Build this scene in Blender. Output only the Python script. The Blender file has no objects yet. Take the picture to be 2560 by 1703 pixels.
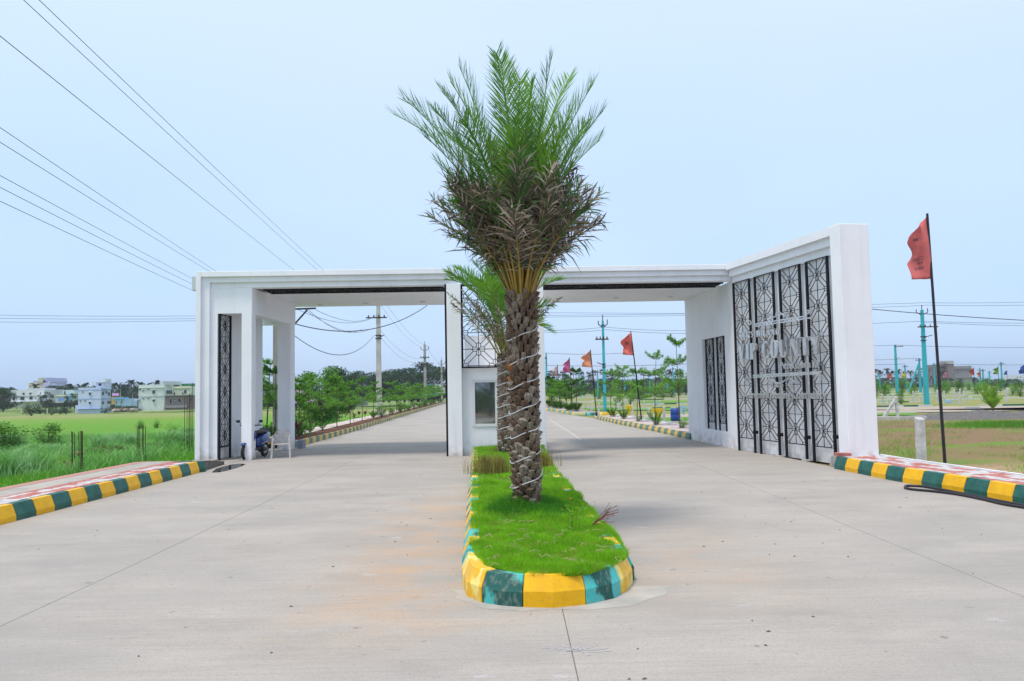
import bpy, bmesh, math, random
import numpy as np
from mathutils import Vector, Matrix
R=math.radians
rnd=random.Random(7); rng=np.random.default_rng(11)
sc=bpy.context.scene; col=sc.collection
# ---------------------------------------------------------------- camera
FPX=1950.; HC=1.75; ROLL=-.019; PITCH=math.atan((975-851.5)/FPX)
_cp,_sp,_c,_s=math.cos(PITCH),math.sin(PITCH),math.cos(ROLL),math.sin(ROLL)
FW=Vector((0,_cp,_sp)); _u=Vector((0,-_sp,_cp)); _x=Vector((1,0,0))
CX=_x*_c+_u*_s; CU=_x*-_s+_u*_c
cam=bpy.data.cameras.new('camera'); co=bpy.data.objects.new('camera',cam); col.objects.link(co)
cam.sensor_width=36; cam.lens=36*FPX/2560; cam.clip_start=.1; cam.clip_end=6000
co.matrix_world=Matrix(((CX.x,CU.x,-FW.x,0),(CX.y,CU.y,-FW.y,0),(CX.z,CU.z,-FW.z,HC),(0,0,0,1)))
sc.camera=co
# ---------------------------------------------------------------- sky and sun
SUN_EL=R(70); SUN_AZ=R(226)      # high sun behind thin cloud, behind the viewer on the left
w=bpy.data.worlds.new('World'); sc.world=w; w.use_nodes=True
nt=w.node_tree; nt.nodes.clear()
def nn(t,ty,**k):
    n=t.nodes.new(ty)
    for a,b in k.items(): setattr(n,a,b)
    return n
out=nn(nt,'ShaderNodeOutputWorld'); bg1=nn(nt,'ShaderNodeBackground'); bg2=nn(nt,'ShaderNodeBackground'); add=nn(nt,'ShaderNodeAddShader')
sky=nn(nt,'ShaderNodeTexSky',sky_type='NISHITA',sun_disc=False,sun_elevation=SUN_EL,sun_rotation=SUN_AZ,dust_density=2.0)
bg1.inputs[1].default_value=.05
nt.links.new(sky.outputs[0],bg1.inputs[0])
tc=nn(nt,'ShaderNodeTexCoord'); sep=nn(nt,'ShaderNodeSeparateXYZ'); cr=nn(nt,'ShaderNodeValToRGB')
nt.links.new(tc.outputs['Generated'],sep.inputs[0]); nt.links.new(sep.outputs[2],cr.inputs[0])
el=cr.color_ramp.elements
el[0].position=0; el[0].color=(.37,.56,.88,1); el[1].position=1; el[1].color=(.90,.97,1.0,1)
e=el.new(.10); e.color=(.375,.57,.90,1)
e=el.new(.25); e.color=(.46,.66,.93,1)
e=el.new(.42); e.color=(.64,.80,.97,1)
nz=nn(nt,'ShaderNodeTexNoise'); nz.inputs['Scale'].default_value=1.6; nz.inputs['Detail'].default_value=3; nz.inputs['Roughness'].default_value=.45
mp=nn(nt,'ShaderNodeMapping'); mp.inputs['Scale'].default_value=(1,1,2.2)
nt.links.new(tc.outputs['Generated'],mp.inputs[0]); nt.links.new(mp.outputs[0],nz.inputs['Vector'])
mr=nn(nt,'ShaderNodeMapRange'); mr.inputs[1].default_value=.3; mr.inputs[2].default_value=.7; mr.inputs[3].default_value=0; mr.inputs[4].default_value=.42
nt.links.new(nz.outputs[0],mr.inputs[0])
mx=nn(nt,'ShaderNodeMix',data_type='RGBA'); mx.inputs[7].default_value=(.74,.82,.98,1)
nt.links.new(mr.outputs[0],mx.inputs[0]); nt.links.new(cr.outputs[0],mx.inputs[6]); nt.links.new(mx.outputs[2],bg2.inputs[0])
bg2.inputs[1].default_value=.87
nt.links.new(bg1.outputs[0],add.inputs[0]); nt.links.new(bg2.outputs[0],add.inputs[1]); nt.links.new(add.outputs[0],out.inputs[0])
sl=bpy.data.lights.new('sun','SUN'); sl.energy=2.5; sl.angle=R(13); sl.color=(1,.93,.82)
so=bpy.data.objects.new('sun',sl); col.objects.link(so)
sd=Vector((math.sin(SUN_AZ)*math.cos(SUN_EL),math.cos(SUN_AZ)*math.cos(SUN_EL),math.sin(SUN_EL)))
so.rotation_euler=sd.to_track_quat('Z','Y').to_euler()
sc.view_settings.view_transform='Standard'; sc.view_settings.look='None'; sc.view_settings.exposure=.10; sc.view_settings.gamma=1
# ---------------------------------------------------------------- placing helpers (photo pixel -> real point)
def ray(x,y): return CX*(x-1280)-CU*(y-851.5)+FW*FPX
def G(x,y,z=0.):
    d=ray(x,y); k=(z-HC)/d.z; return Vector((d.x*k,d.y*k,z))
def W(x,y,Y):
    d=ray(x,y); k=Y/d.y; return Vector((d.x*k,Y,HC+d.z*k))
# ---------------------------------------------------------------- tagging
def tag(o,label=None,cat=None,group=None,kind=None):
    if label: o['label']=label
    if cat: o['category']=cat
    if group: o['group']=group
    if kind: o['kind']=kind
    return o
def empty(name,loc,label,cat,group=None,rz=0):
    o=bpy.data.objects.new(name,None); col.objects.link(o); o.location=loc; o.rotation_euler[2]=rz; o.empty_display_size=.2
    return tag(o,label,cat,group)
def put(name,me,parent=None,mat=None,loc=None):
    o=bpy.data.objects.new(name,me); col.objects.link(o)
    if mat is not None and len(me.materials)==0: me.materials.append(mat)
    if parent is not None: o.parent=parent
    if loc is not None: o.location=loc
    return o
bpy.context.view_layer.update()
def world_of(o):
    m=Matrix.Identity(4)
    while o is not None:
        m=(Matrix.Translation(o.location) @ o.rotation_euler.to_matrix().to_4x4() @ Matrix.Diagonal((*o.scale,1))) @ m
        o=o.parent
    return m
class MB:
    """collects polygons; build() makes ONE mesh object"""
    def __init__(s): s.v=[]; s.f=[]; s.m=[]; s.sm=[]
    def poly(s,pts,mi=0):
        n=len(s.v); s.v+= [tuple(p) for p in pts]; s.f.append(tuple(range(n,n+len(pts)))); s.m.append(mi)
        return s
    def mesh(s,v,f,mi=0):
        n=len(s.v); s.v+=[tuple(p) for p in v]
        for q in f: s.f.append(tuple(n+i for i in q)); s.m.append(mi)
        return s
    def box(s,a,b,mi=0,M=None):
        x0,y0,z0=a; x1,y1,z1=b
        v=[Vector(p) for p in ((x0,y0,z0),(x1,y0,z0),(x1,y1,z0),(x0,y1,z0),(x0,y0,z1),(x1,y0,z1),(x1,y1,z1),(x0,y1,z1))]
        if M is not None: v=[M@p for p in v]
        return s.mesh(v,[(0,3,2,1),(4,5,6,7),(0,1,5,4),(1,2,6,5),(2,3,7,6),(3,0,4,7)],mi)
    def prism(s,plan,z0,z1,mi=0):
        n=len(plan); a=sum(plan[i][0]*plan[(i+1)%n][1]-plan[(i+1)%n][0]*plan[i][1] for i in range(n))
        if a<0: plan=plan[::-1]
        v=[(p[0],p[1],z0) for p in plan]+[(p[0],p[1],z1) for p in plan]
        f=[tuple(range(n))[::-1],tuple(range(n,2*n))]+[(i,(i+1)%n,n+(i+1)%n,n+i) for i in range(n)]
        return s.mesh(v,f,mi)
    def tube(s,pts,r,n=6,mi=0,cap=True):
        pts=[Vector(p) for p in pts]; rr=r if isinstance(r,(list,tuple)) else [r]*len(pts)
        rings=[]; up=None
        for i,p in enumerate(pts):
            t=(pts[min(i+1,len(pts)-1)]-pts[max(i-1,0)])
            if t.length<1e-9: t=Vector((0,0,1))
            t.normalize()
            if up is None: up=Vector((0,0,1)) if abs(t.z)<.9 else Vector((1,0,0))
            a=t.cross(up); 
            if a.length<1e-4: a=t.cross(Vector((0,1,0)))
            a.normalize(); b=t.cross(a); up=-b if False else up
            rings.append([p+(a*math.cos(q)+b*math.sin(q))*rr[i] for q in [2*math.pi*k/n for k in range(n)]])
        v=[q for g in rings for q in g]; f=[]
        for i in range(len(pts)-1):
            for k in range(n): f.append((i*n+k,i*n+(k+1)%n,(i+1)*n+(k+1)%n,(i+1)*n+k))
        if cap: f.append(tuple(range(n))[::-1]); f.append(tuple((len(pts)-1)*n+k for k in range(n)))
        return s.mesh(v,f,mi)
    def bar(s,a,b,wd,th,nrm=(0,1,0),mi=0):
        """flat bar from a to b, width wd across, thickness th along nrm"""
        a=Vector(a);b=Vector(b);t=(b-a).normalized();n=Vector(nrm);n=(n-t*n.dot(t)).normalized();c=t.cross(n)
        v=[p+c*(sx*wd/2)+n*(sy*th/2) for p in (a,b) for sx,sy in ((-1,-1),(1,-1),(1,1),(-1,1))]
        return s.mesh(v,[(0,1,2,3),(7,6,5,4),(0,4,5,1),(1,5,6,2),(2,6,7,3),(3,7,4,0)],mi)
    def lathe(s,prof,n=12,c=(0,0,0),mi=0):
        v=[(c[0]+r*math.cos(2*math.pi*k/n),c[1]+r*math.sin(2*math.pi*k/n),c[2]+z) for r,z in prof for k in range(n)]
        f=[(i*n+k,i*n+(k+1)%n,(i+1)*n+(k+1)%n,(i+1)*n+k) for i in range(len(prof)-1) for k in range(n)]
        f.append(tuple(range(n))[::-1]); f.append(tuple((len(prof)-1)*n+k for k in range(n)))
        return s.mesh(v,f,mi)
    def me(s,name,mats,smooth=False,bevel=0):
        me=bpy.data.meshes.new(name); me.from_pydata(s.v,[],s.f)
        for m in (mats if isinstance(mats,(list,tuple)) else [mats]): me.materials.append(m)
        me.polygons.foreach_set('material_index',s.m)
        if bevel:
            bm=bmesh.new(); bm.from_mesh(me)
            bmesh.ops.bevel(bm,geom=[e for e in bm.edges if len(e.link_faces)==2 and e.calc_face_angle(0)>.5],offset=bevel,segments=1,affect='EDGES')
            bm.to_mesh(me); bm.free()
        if smooth: me.polygons.foreach_set('use_smooth',[True]*len(me.polygons))
        me.update(); return me
    def build(s,name,mats,parent=None,smooth=False,bevel=0,loc=None,wld=False):
        """wld=True: the vertices are in world space, moved into the parent's frame"""
        if wld and parent is not None:
            inv=world_of(parent).inverted(); s.v=[tuple(inv@Vector(p)) for p in s.v]
        return put(name,s.me(name,mats,smooth,bevel),parent,loc=loc)
def npmesh(name,V,F,mat,matidx=None,mats=None):
    me=bpy.data.meshes.new(name); V=np.asarray(V,np.float32).reshape(-1,3); F=np.asarray(F,np.int32)
    n,k=F.shape; me.vertices.add(len(V)); me.vertices.foreach_set('co',V.ravel())
    me.loops.add(n*k); me.loops.foreach_set('vertex_index',F.ravel())
    me.polygons.add(n); me.polygons.foreach_set('loop_start',np.arange(0,n*k,k,dtype=np.int32))
    for m in (mats or [mat]): me.materials.append(m)
    if matidx is not None: me.polygons.foreach_set('material_index',np.asarray(matidx,np.int32))
    me.update(calc_edges=True); me.validate(); return me
def blades(P,Hh,Wd,lean,seg=1,droop=.0):
    """grass blades: positions P(n,3), heights, widths, lean fraction -> V,F (triangles/quads as tris)"""
    n=len(P); P=np.asarray(P); az=rng.uniform(0,2*np.pi,n); la=rng.uniform(0,2*np.pi,n)
    side=np.stack([np.cos(az),np.sin(az),0*az],1)*(Wd*.5)[:,None]
    ld=np.stack([np.cos(la),np.sin(la),0*la],1)
    rows=[]
    for j in range(seg+1):
        t=j/seg; c=P+ld*((lean*Hh)*t*t)[:,None]+np.array([0,0,1.])*(Hh*(t-droop*t**3))[:,None]
        if j<seg: rows+= [c-side*(1-.5*t),c+side*(1-.5*t)]
        else: rows+=[c]
    V=np.stack(rows,1); k=V.shape[1]; b=(np.arange(n)*k)[:,None]; T=[]
    for j in range(seg-1): a=2*j; T+= [b+np.array([[a,a+1,a+3]]),b+np.array([[a,a+3,a+2]])]
    a=2*(seg-1); T.append(b+np.array([[a,a+1,a+2]]))
    return V.reshape(-1,3),np.concatenate(T,0)
def leafcards(P,size,flat=.6,asp=.55):
    """diamond leaves, random orientation (flat: how horizontal)"""
    n=len(P); az=rng.uniform(0,2*np.pi,n); up=rng.normal(0,1-flat,(n,))*.9
    a=np.stack([np.cos(az),np.sin(az),up],1); a/=np.linalg.norm(a,axis=1)[:,None]
    nr=rng.normal(0,1-flat+.15,(n,3)); nr[:,2]+=1; nr/=np.linalg.norm(nr,axis=1)[:,None]
    b=np.cross(nr,a); b/=np.linalg.norm(b,axis=1)[:,None]+1e-9
    s=(size if np.ndim(size) else np.full(n,size))[:,None]
    V=np.stack([P-a*s*.5,P+b*s*asp*.5,P+a*s*.5,P-b*s*asp*.5],1).reshape(-1,3)
    return V,(np.arange(n)*4)[:,None]+np.array([[0,1,2,3]])
# ---------------------------------------------------------------- materials
def mat(name,c,rough=.7,c2=None,scale=4.,bump=0.,bscale=None,metal=0.,spec=.4,detail=6,stretch=None,lo=.35,hi=.65,trans=0.,c3=None,s3=40.,a3=.3,coords='pos',coat=0.):
    m=bpy.data.materials.new(name); m.use_nodes=True; t=m.node_tree; b=t.nodes['Principled BSDF']
    b.inputs['Roughness'].default_value=rough; b.inputs['Metallic'].default_value=metal; b.inputs['Specular IOR Level'].default_value=spec
    b.inputs['Coat Weight'].default_value=coat
    b.inputs['Base Color'].default_value=(*c,1)
    if coords=='pos': src=nn(t,'ShaderNodeNewGeometry').outputs['Position']
    else: src=nn(t,'ShaderNodeTexCoord').outputs['Object']
    if stretch:
        mpn=nn(t,'ShaderNodeMapping'); mpn.inputs['Scale'].default_value=stretch; t.links.new(src,mpn.inputs[0]); src=mpn.outputs[0]
    colout=None
    if c2 is not None:
        n=nn(t,'ShaderNodeTexNoise'); n.inputs['Scale'].default_value=scale; n.inputs['Detail'].default_value=detail; t.links.new(src,n.inputs['Vector'])
        r=nn(t,'ShaderNodeMapRange'); r.inputs[1].default_value=lo; r.inputs[2].default_value=hi; t.links.new(n.outputs[0],r.inputs[0])
        x=nn(t,'ShaderNodeMix',data_type='RGBA'); x.inputs[6].default_value=(*c,1); x.inputs[7].default_value=(*c2,1)
        t.links.new(r.outputs[0],x.inputs[0]); colout=x.outputs[2]
        if c3 is not None:
            n3=nn(t,'ShaderNodeTexNoise'); n3.inputs['Scale'].default_value=s3; n3.inputs['Detail'].default_value=4; t.links.new(src,n3.inputs['Vector'])
            r3=nn(t,'ShaderNodeMapRange'); r3.inputs[1].default_value=.5; r3.inputs[2].default_value=.72; r3.inputs[4].default_value=a3; t.links.new(n3.outputs[0],r3.inputs[0])
            x3=nn(t,'ShaderNodeMix',data_type='RGBA'); x3.inputs[7].default_value=(*c3,1); t.links.new(colout,x3.inputs[6]); t.links.new(r3.outputs[0],x3.inputs[0]); colout=x3.outputs[2]
        t.links.new(colout,b.inputs['Base Color'])
    if bump:
        n2=nn(t,'ShaderNodeTexNoise'); n2.inputs['Scale'].default_value=bscale or scale*8; n2.inputs['Detail'].default_value=5; t.links.new(src,n2.inputs['Vector'])
        bp=nn(t,'ShaderNodeBump'); bp.inputs['Strength'].default_value=bump; bp.inputs['Distance'].default_value=.02; t.links.new(n2.outputs[0],bp.inputs['Height']); t.links.new(bp.outputs[0],b.inputs['Normal'])
    if trans:
        tr=nn(t,'ShaderNodeBsdfTranslucent'); ms=nn(t,'ShaderNodeMixShader'); ms.inputs[0].default_value=trans
        tr.inputs[0].default_value=(*[min(1,q*1.6) for q in c],1)
        if colout is not None: t.links.new(colout,tr.inputs[0])
        o=t.nodes['Material Output']; t.links.new(b.outputs[0],ms.inputs[1]); t.links.new(tr.outputs[0],ms.inputs[2]); t.links.new(ms.outputs[0],o.inputs[0])
    return m
M={}
def plaster(name,c):
    """painted plaster: faint trowel relief, rain streaks, splashed dirt at the foot"""
    m=mat(name,c,.6); t=m.node_tree; b=t.nodes['Principled BSDF']; g=nn(t,'ShaderNodeNewGeometry').outputs['Position']
    def nz_(sc_,st,det=5):
        mp=nn(t,'ShaderNodeMapping'); mp.inputs['Scale'].default_value=st; t.links.new(g,mp.inputs[0]); n=nn(t,'ShaderNodeTexNoise'); n.inputs['Scale'].default_value=sc_; n.inputs['Detail'].default_value=det; t.links.new(mp.outputs[0],n.inputs['Vector']); return n.outputs[0]
    def rg(x,lo,hi,a,b_):
        q=nn(t,'ShaderNodeMapRange'); q.inputs[1].default_value=lo; q.inputs[2].default_value=hi; q.inputs[3].default_value=a; q.inputs[4].default_value=b_; t.links.new(x,q.inputs[0]); return q.outputs[0]
    def mx_(f,a,c_):
        x=nn(t,'ShaderNodeMix',data_type='RGBA')
        if isinstance(a,tuple): x.inputs[6].default_value=(*a,1)
        else: t.links.new(a,x.inputs[6])
        x.inputs[7].default_value=(*c_,1); t.links.new(f,x.inputs[0]); return x.outputs[2]
    k=mx_(rg(nz_(.9,(1,1,1)),.35,.7,0,1),c,tuple(q*.93 for q in c))
    k=mx_(rg(nz_(5,(1,1,.07),4),.56,.8,0,.22),k,(.50,.47,.43))
    z=nn(t,'ShaderNodeSeparateXYZ'); t.links.new(g,z.inputs[0]); f=rg(z.outputs[2],.0,.45,.75,0)
    mu=nn(t,'ShaderNodeMath',operation='MULTIPLY'); t.links.new(f,mu.inputs[0]); t.links.new(rg(nz_(5,(1,1,1),6),.4,.65,0,1),mu.inputs[1]); k=mx_(mu.outputs[0],k,(.42,.37,.31))
    t.links.new(k,b.inputs['Base Color'])
    bp=nn(t,'ShaderNodeBump'); bp.inputs['Strength'].default_value=.25; bp.inputs['Distance'].default_value=.012; t.links.new(nz_(7,(1,1,1),6),bp.inputs['Height']); t.links.new(bp.outputs[0],b.inputs['Normal'])
    return m
M['white']=plaster('white_paint',(.88,.885,.93))
M['black']=mat('black_iron',(.008,.009,.014),.6,c2=(.012,.013,.018),scale=8,spec=.15)
M['green_paint']=mat('green_paint',(.006,.085,.068),.5,c2=(.02,.125,.105),scale=7,bump=.15,bscale=60,c3=(.10,.16,.14),s3=30,a3=.35)
M['yellow_paint']=mat('yellow_paint',(.86,.47,.001),.5,c2=(.76,.40,.001),scale=7,bump=.15,bscale=60,c3=(.45,.28,.05),s3=30,a3=.35)
M['old_green']=mat('worn_green_paint',(.012,.10,.085),.5,c2=(.06,.48,.46),scale=5.5,lo=.47,hi=.53,bump=.3,bscale=40,c3=(.35,.36,.3),s3=28,a3=.5,stretch=(1,1,.45))
M['old_yellow']=mat('worn_yellow_paint',(.80,.44,.004),.5,c2=(.86,.70,.20),scale=5.5,lo=.53,hi=.60,bump=.3,bscale=40,c3=(.4,.36,.28),s3=28,a3=.5,stretch=(1,1,.45))
M['dull_green']=mat('weathered_green_paint',(.07,.17,.15),.6,c2=(.10,.21,.18),scale=4,bump=.2,c3=(.3,.3,.25),s3=20,a3=.3)
M['dull_yellow']=mat('weathered_yellow_paint',(.66,.43,.07),.6,c2=(.60,.42,.12),scale=4,bump=.2,c3=(.45,.4,.3),s3=20,a3=.4)
M['steel']=mat('brushed_steel',(.72,.73,.77),.28,c2=(.50,.50,.50),scale=2.5,metal=.65)
M['soil_red']=mat('red_soil',(.17,.055,.03),.95,c2=(.10,.04,.025),scale=5,bump=.8,bscale=20)
M['concrete']=mat('concrete',(.40,.385,.36),.85,c2=(.30,.29,.27),scale=3,bump=.3,bscale=40)
M['pole_grey']=mat('pole_concrete',(.40,.39,.37),.85,c2=(.30,.285,.27),scale=3,bump=.3,stretch=(1,1,.2))
M['pole_teal']=mat('teal_paint',(.03,.42,.50),.6,c2=(.035,.36,.44),scale=2,stretch=(1,1,.3))
M['wire']=mat('wire',(.05,.055,.07),.6)
M['rust']=mat('rusty_steel',(.06,.032,.022),.8,c2=(.03,.02,.018),scale=20)
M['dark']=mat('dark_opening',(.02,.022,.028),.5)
M['glass']=mat('window_glass',(.34,.37,.38),.04,spec=1.,metal=.85)
M['paver_red']=mat('red_paver',(.50,.17,.15),.8,c2=(.42,.13,.115),scale=9,bump=.3,c3=(.55,.4,.36),s3=12,a3=.6)
M['paver_white']=mat('white_paver',(.58,.57,.58),.8,c2=(.48,.47,.47),scale=9,bump=.3,c3=(.4,.3,.26),s3=12,a3=.4)
M['leaf']=mat('leaf_green',(.12,.29,.025),.6,c2=(.065,.18,.018),scale=1.1,trans=.3)
M['leaf_l']=mat('leaf_bright',(.19,.44,.035),.55,c2=(.11,.29,.025),scale=1.5,trans=.35)
M['leaf_d']=mat('leaf_dark',(.030,.085,.026),.7,c2=(.016,.048,.018),scale=.35,trans=.15)
M['palm_far']=mat('palm_leaf_far',(.035,.075,.030),.6,c2=(.022,.05,.022),scale=.5,trans=.1)
M['bark']=mat('bark',(.13,.095,.07),.9,c2=(.08,.06,.045),scale=8,bump=.5)
M['lawn']=mat('lawn_blades',(.25,.56,.010),.6,c2=(.17,.43,.008),scale=3.2,trans=.35,c3=(.33,.40,.05),s3=7,a3=.6)
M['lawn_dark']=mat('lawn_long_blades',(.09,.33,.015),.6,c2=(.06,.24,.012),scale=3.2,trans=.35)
M['lawn_soil']=mat('lawn_soil',(.12,.28,.012),.95,c2=(.10,.12,.03),scale=5,bump=.5)
M['tallgrass']=mat('tall_grass',(.13,.37,.015),.6,c2=(.08,.24,.02),scale=.5,trans=.3,c3=(.28,.42,.08),s3=3,a3=.5)
M['drygrass']=mat('dry_grass',(.36,.27,.07),.8,c2=(.20,.20,.05),scale=5,trans=.2)
# ---------------------------------------------------------------- terrain and road
XL=[(-8,-7.2),(18,-7.2),(26,-7.31),(34.5,-7.4),(40.8,-7.61),(50,-7.91),(64,-8.38),(83,-9.01),(116.5,-10.16),(140,-11)]
XR=[(-8,9.6),(5,8.2),(8,7.62),(11.35,7.17),(12.4,7.03),(13.3,6.89),(14.2,6.75),(15.8,6.64),(17,6.6),(26,5.81),(31.2,5.55),(38.4,4.99),(44.7,4.74),(51.2,3.96),(58.6,3.41),(65.4,2.72),(116,-2.2),(140,-4.6)]
def li(tab,y): return float(np.interp(y,[a for a,_ in tab],[b for _,b in tab]))
def sm(a,b,x):
    t=np.clip((x-a)/(b-a),0,1); return t*t*(3-2*t)
def TZ(x,y):
    l=sm(-8.9,-14,x); far=np.maximum(0,y-20)
    zl=-.06-.25*sm(-8.9,-13,x)-.011*np.minimum(far,190)
    zr=-.04-.0022*np.maximum(0,y-60)
    return zl*l+zr*(1-l)+0*x
def terrain(name,x0,x1,y0,y1,nx,ny,m,bumpy=.0):
    gx=x0+(x1-x0)*np.linspace(0,1,nx); gy=y0+(y1-y0)*np.linspace(0,1,ny)**2.2
    X,Y=np.meshgrid(gx,gy); Z=TZ(X,Y)+bumpy*np.sin(X*2.1+np.sin(Y*1.3))*np.sin(Y*1.7)
    V=np.stack([X,Y,Z],-1).reshape(-1,3); i=np.arange(nx*ny).reshape(ny,nx)
    F=np.stack([i[:-1,:-1],i[:-1,1:],i[1:,1:],i[1:,:-1]],-1).reshape(-1,4)
    me=npmesh(name,V,F,m); me.polygons.foreach_set('use_smooth',[True]*len(me.polygons))
    return tag(put(name,me),kind='structure')
def ymat(name,stops,noise=.06,c3=(.2,.2,.08),scale3=.5,a3=.6,st=(1,.35,1),s2=6.,a2=.5,c2=(.06,.15,.02),bump=.6):
    m=bpy.data.materials.new(name); m.use_nodes=True; t=m.node_tree; b=t.nodes['Principled BSDF']; b.inputs['Roughness'].default_value=.95; b.inputs['Specular IOR Level'].default_value=.1
    g=nn(t,'ShaderNodeNewGeometry'); s=nn(t,'ShaderNodeSeparateXYZ'); t.links.new(g.outputs['Position'],s.inputs[0])
    n=nn(t,'ShaderNodeTexNoise'); n.inputs['Scale'].default_value=.05; n.inputs['Detail'].default_value=5; t.links.new(g.outputs['Position'],n.inputs['Vector'])
    mr=nn(t,'ShaderNodeMapRange'); mr.inputs[1].default_value=0; mr.inputs[2].default_value=400; t.links.new(s.outputs[1],mr.inputs[0])
    ad=nn(t,'ShaderNodeMath',operation='MULTIPLY_ADD'); ad.inputs[1].default_value=noise; t.links.new(n.outputs[0],ad.inputs[0]); t.links.new(mr.outputs[0],ad.inputs[2])
    su=nn(t,'ShaderNodeMath',operation='SUBTRACT'); su.inputs[1].default_value=noise*.5; t.links.new(ad.outputs[0],su.inputs[0])
    r=nn(t,'ShaderNodeValToRGB'); t.links.new(su.outputs[0],r.inputs[0]); E=r.color_ramp.elements
    E[0].position=stops[0][0]/400; E[0].color=(*stops[0][1],1); E[1].position=stops[-1][0]/400; E[1].color=(*stops[-1][1],1)
    for p,c in stops[1:-1]:
        q=E.new(p/400); q.color=(*c,1)
    mp=nn(t,'ShaderNodeMapping'); mp.inputs['Scale'].default_value=st; t.links.new(g.outputs['Position'],mp.inputs[0]); last=r.outputs[0]
    for sc_,a_,c_,lo in ((scale3,a3,c3,.5),(s2,a2,c2,.45)):
        k=nn(t,'ShaderNodeTexNoise'); k.inputs['Scale'].default_value=sc_; k.inputs['Detail'].default_value=7; k.inputs['Roughness'].default_value=.65; t.links.new(mp.outputs[0],k.inputs['Vector'])
        q=nn(t,'ShaderNodeMapRange'); q.inputs[1].default_value=lo; q.inputs[2].default_value=lo+.13; q.inputs[4].default_value=a_; t.links.new(k.outputs[0],q.inputs[0])
        x=nn(t,'ShaderNodeMix',data_type='RGBA'); x.inputs[7].default_value=(*c_,1); t.links.new(last,x.inputs[6]); t.links.new(q.outputs[0],x.inputs[0]); last=x.outputs[2]
    t.links.new(last,b.inputs['Base Color'])
    bp=nn(t,'ShaderNodeBump'); bp.inputs['Strength'].default_value=bump; bp.inputs['Distance'].default_value=.03; t.links.new(k.outputs[0],bp.inputs['Height']); t.links.new(bp.outputs[0],b.inputs['Normal'])
    return m
mfield=ymat('field',[(0,(.10,.26,.03)),(45,(.075,.25,.018)),(80,(.095,.28,.02)),(110,(.15,.28,.035)),(150,(.28,.28,.12)),(200,(.20,.28,.09)),(400,(.12,.2,.07))],c3=(.10,.28,.03),scale3=.12,a3=.55,c2=(.20,.24,.06),s2=1.6,a2=.6)
mdirt=ymat('dirt_and_grass',[(0,(.46,.31,.21)),(15.6,(.46,.31,.21)),(17.5,(.20,.18,.07)),(22,(.21,.15,.08)),(34,(.21,.13,.085)),(42,(.27,.28,.10)),(90,(.26,.28,.10)),(400,(.16,.22,.09))],noise=.010,c3=(.10,.26,.02),scale3=.34,a3=.9,st=(.7,1.7,1),c2=(.26,.16,.10),s2=2.2,a2=.45)
terrain('grass_field',-700,-8.6,-40,1800,120,90,mfield)
terrain('ground',-8.6,900,-40,1800,120,90,mdirt)
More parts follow.
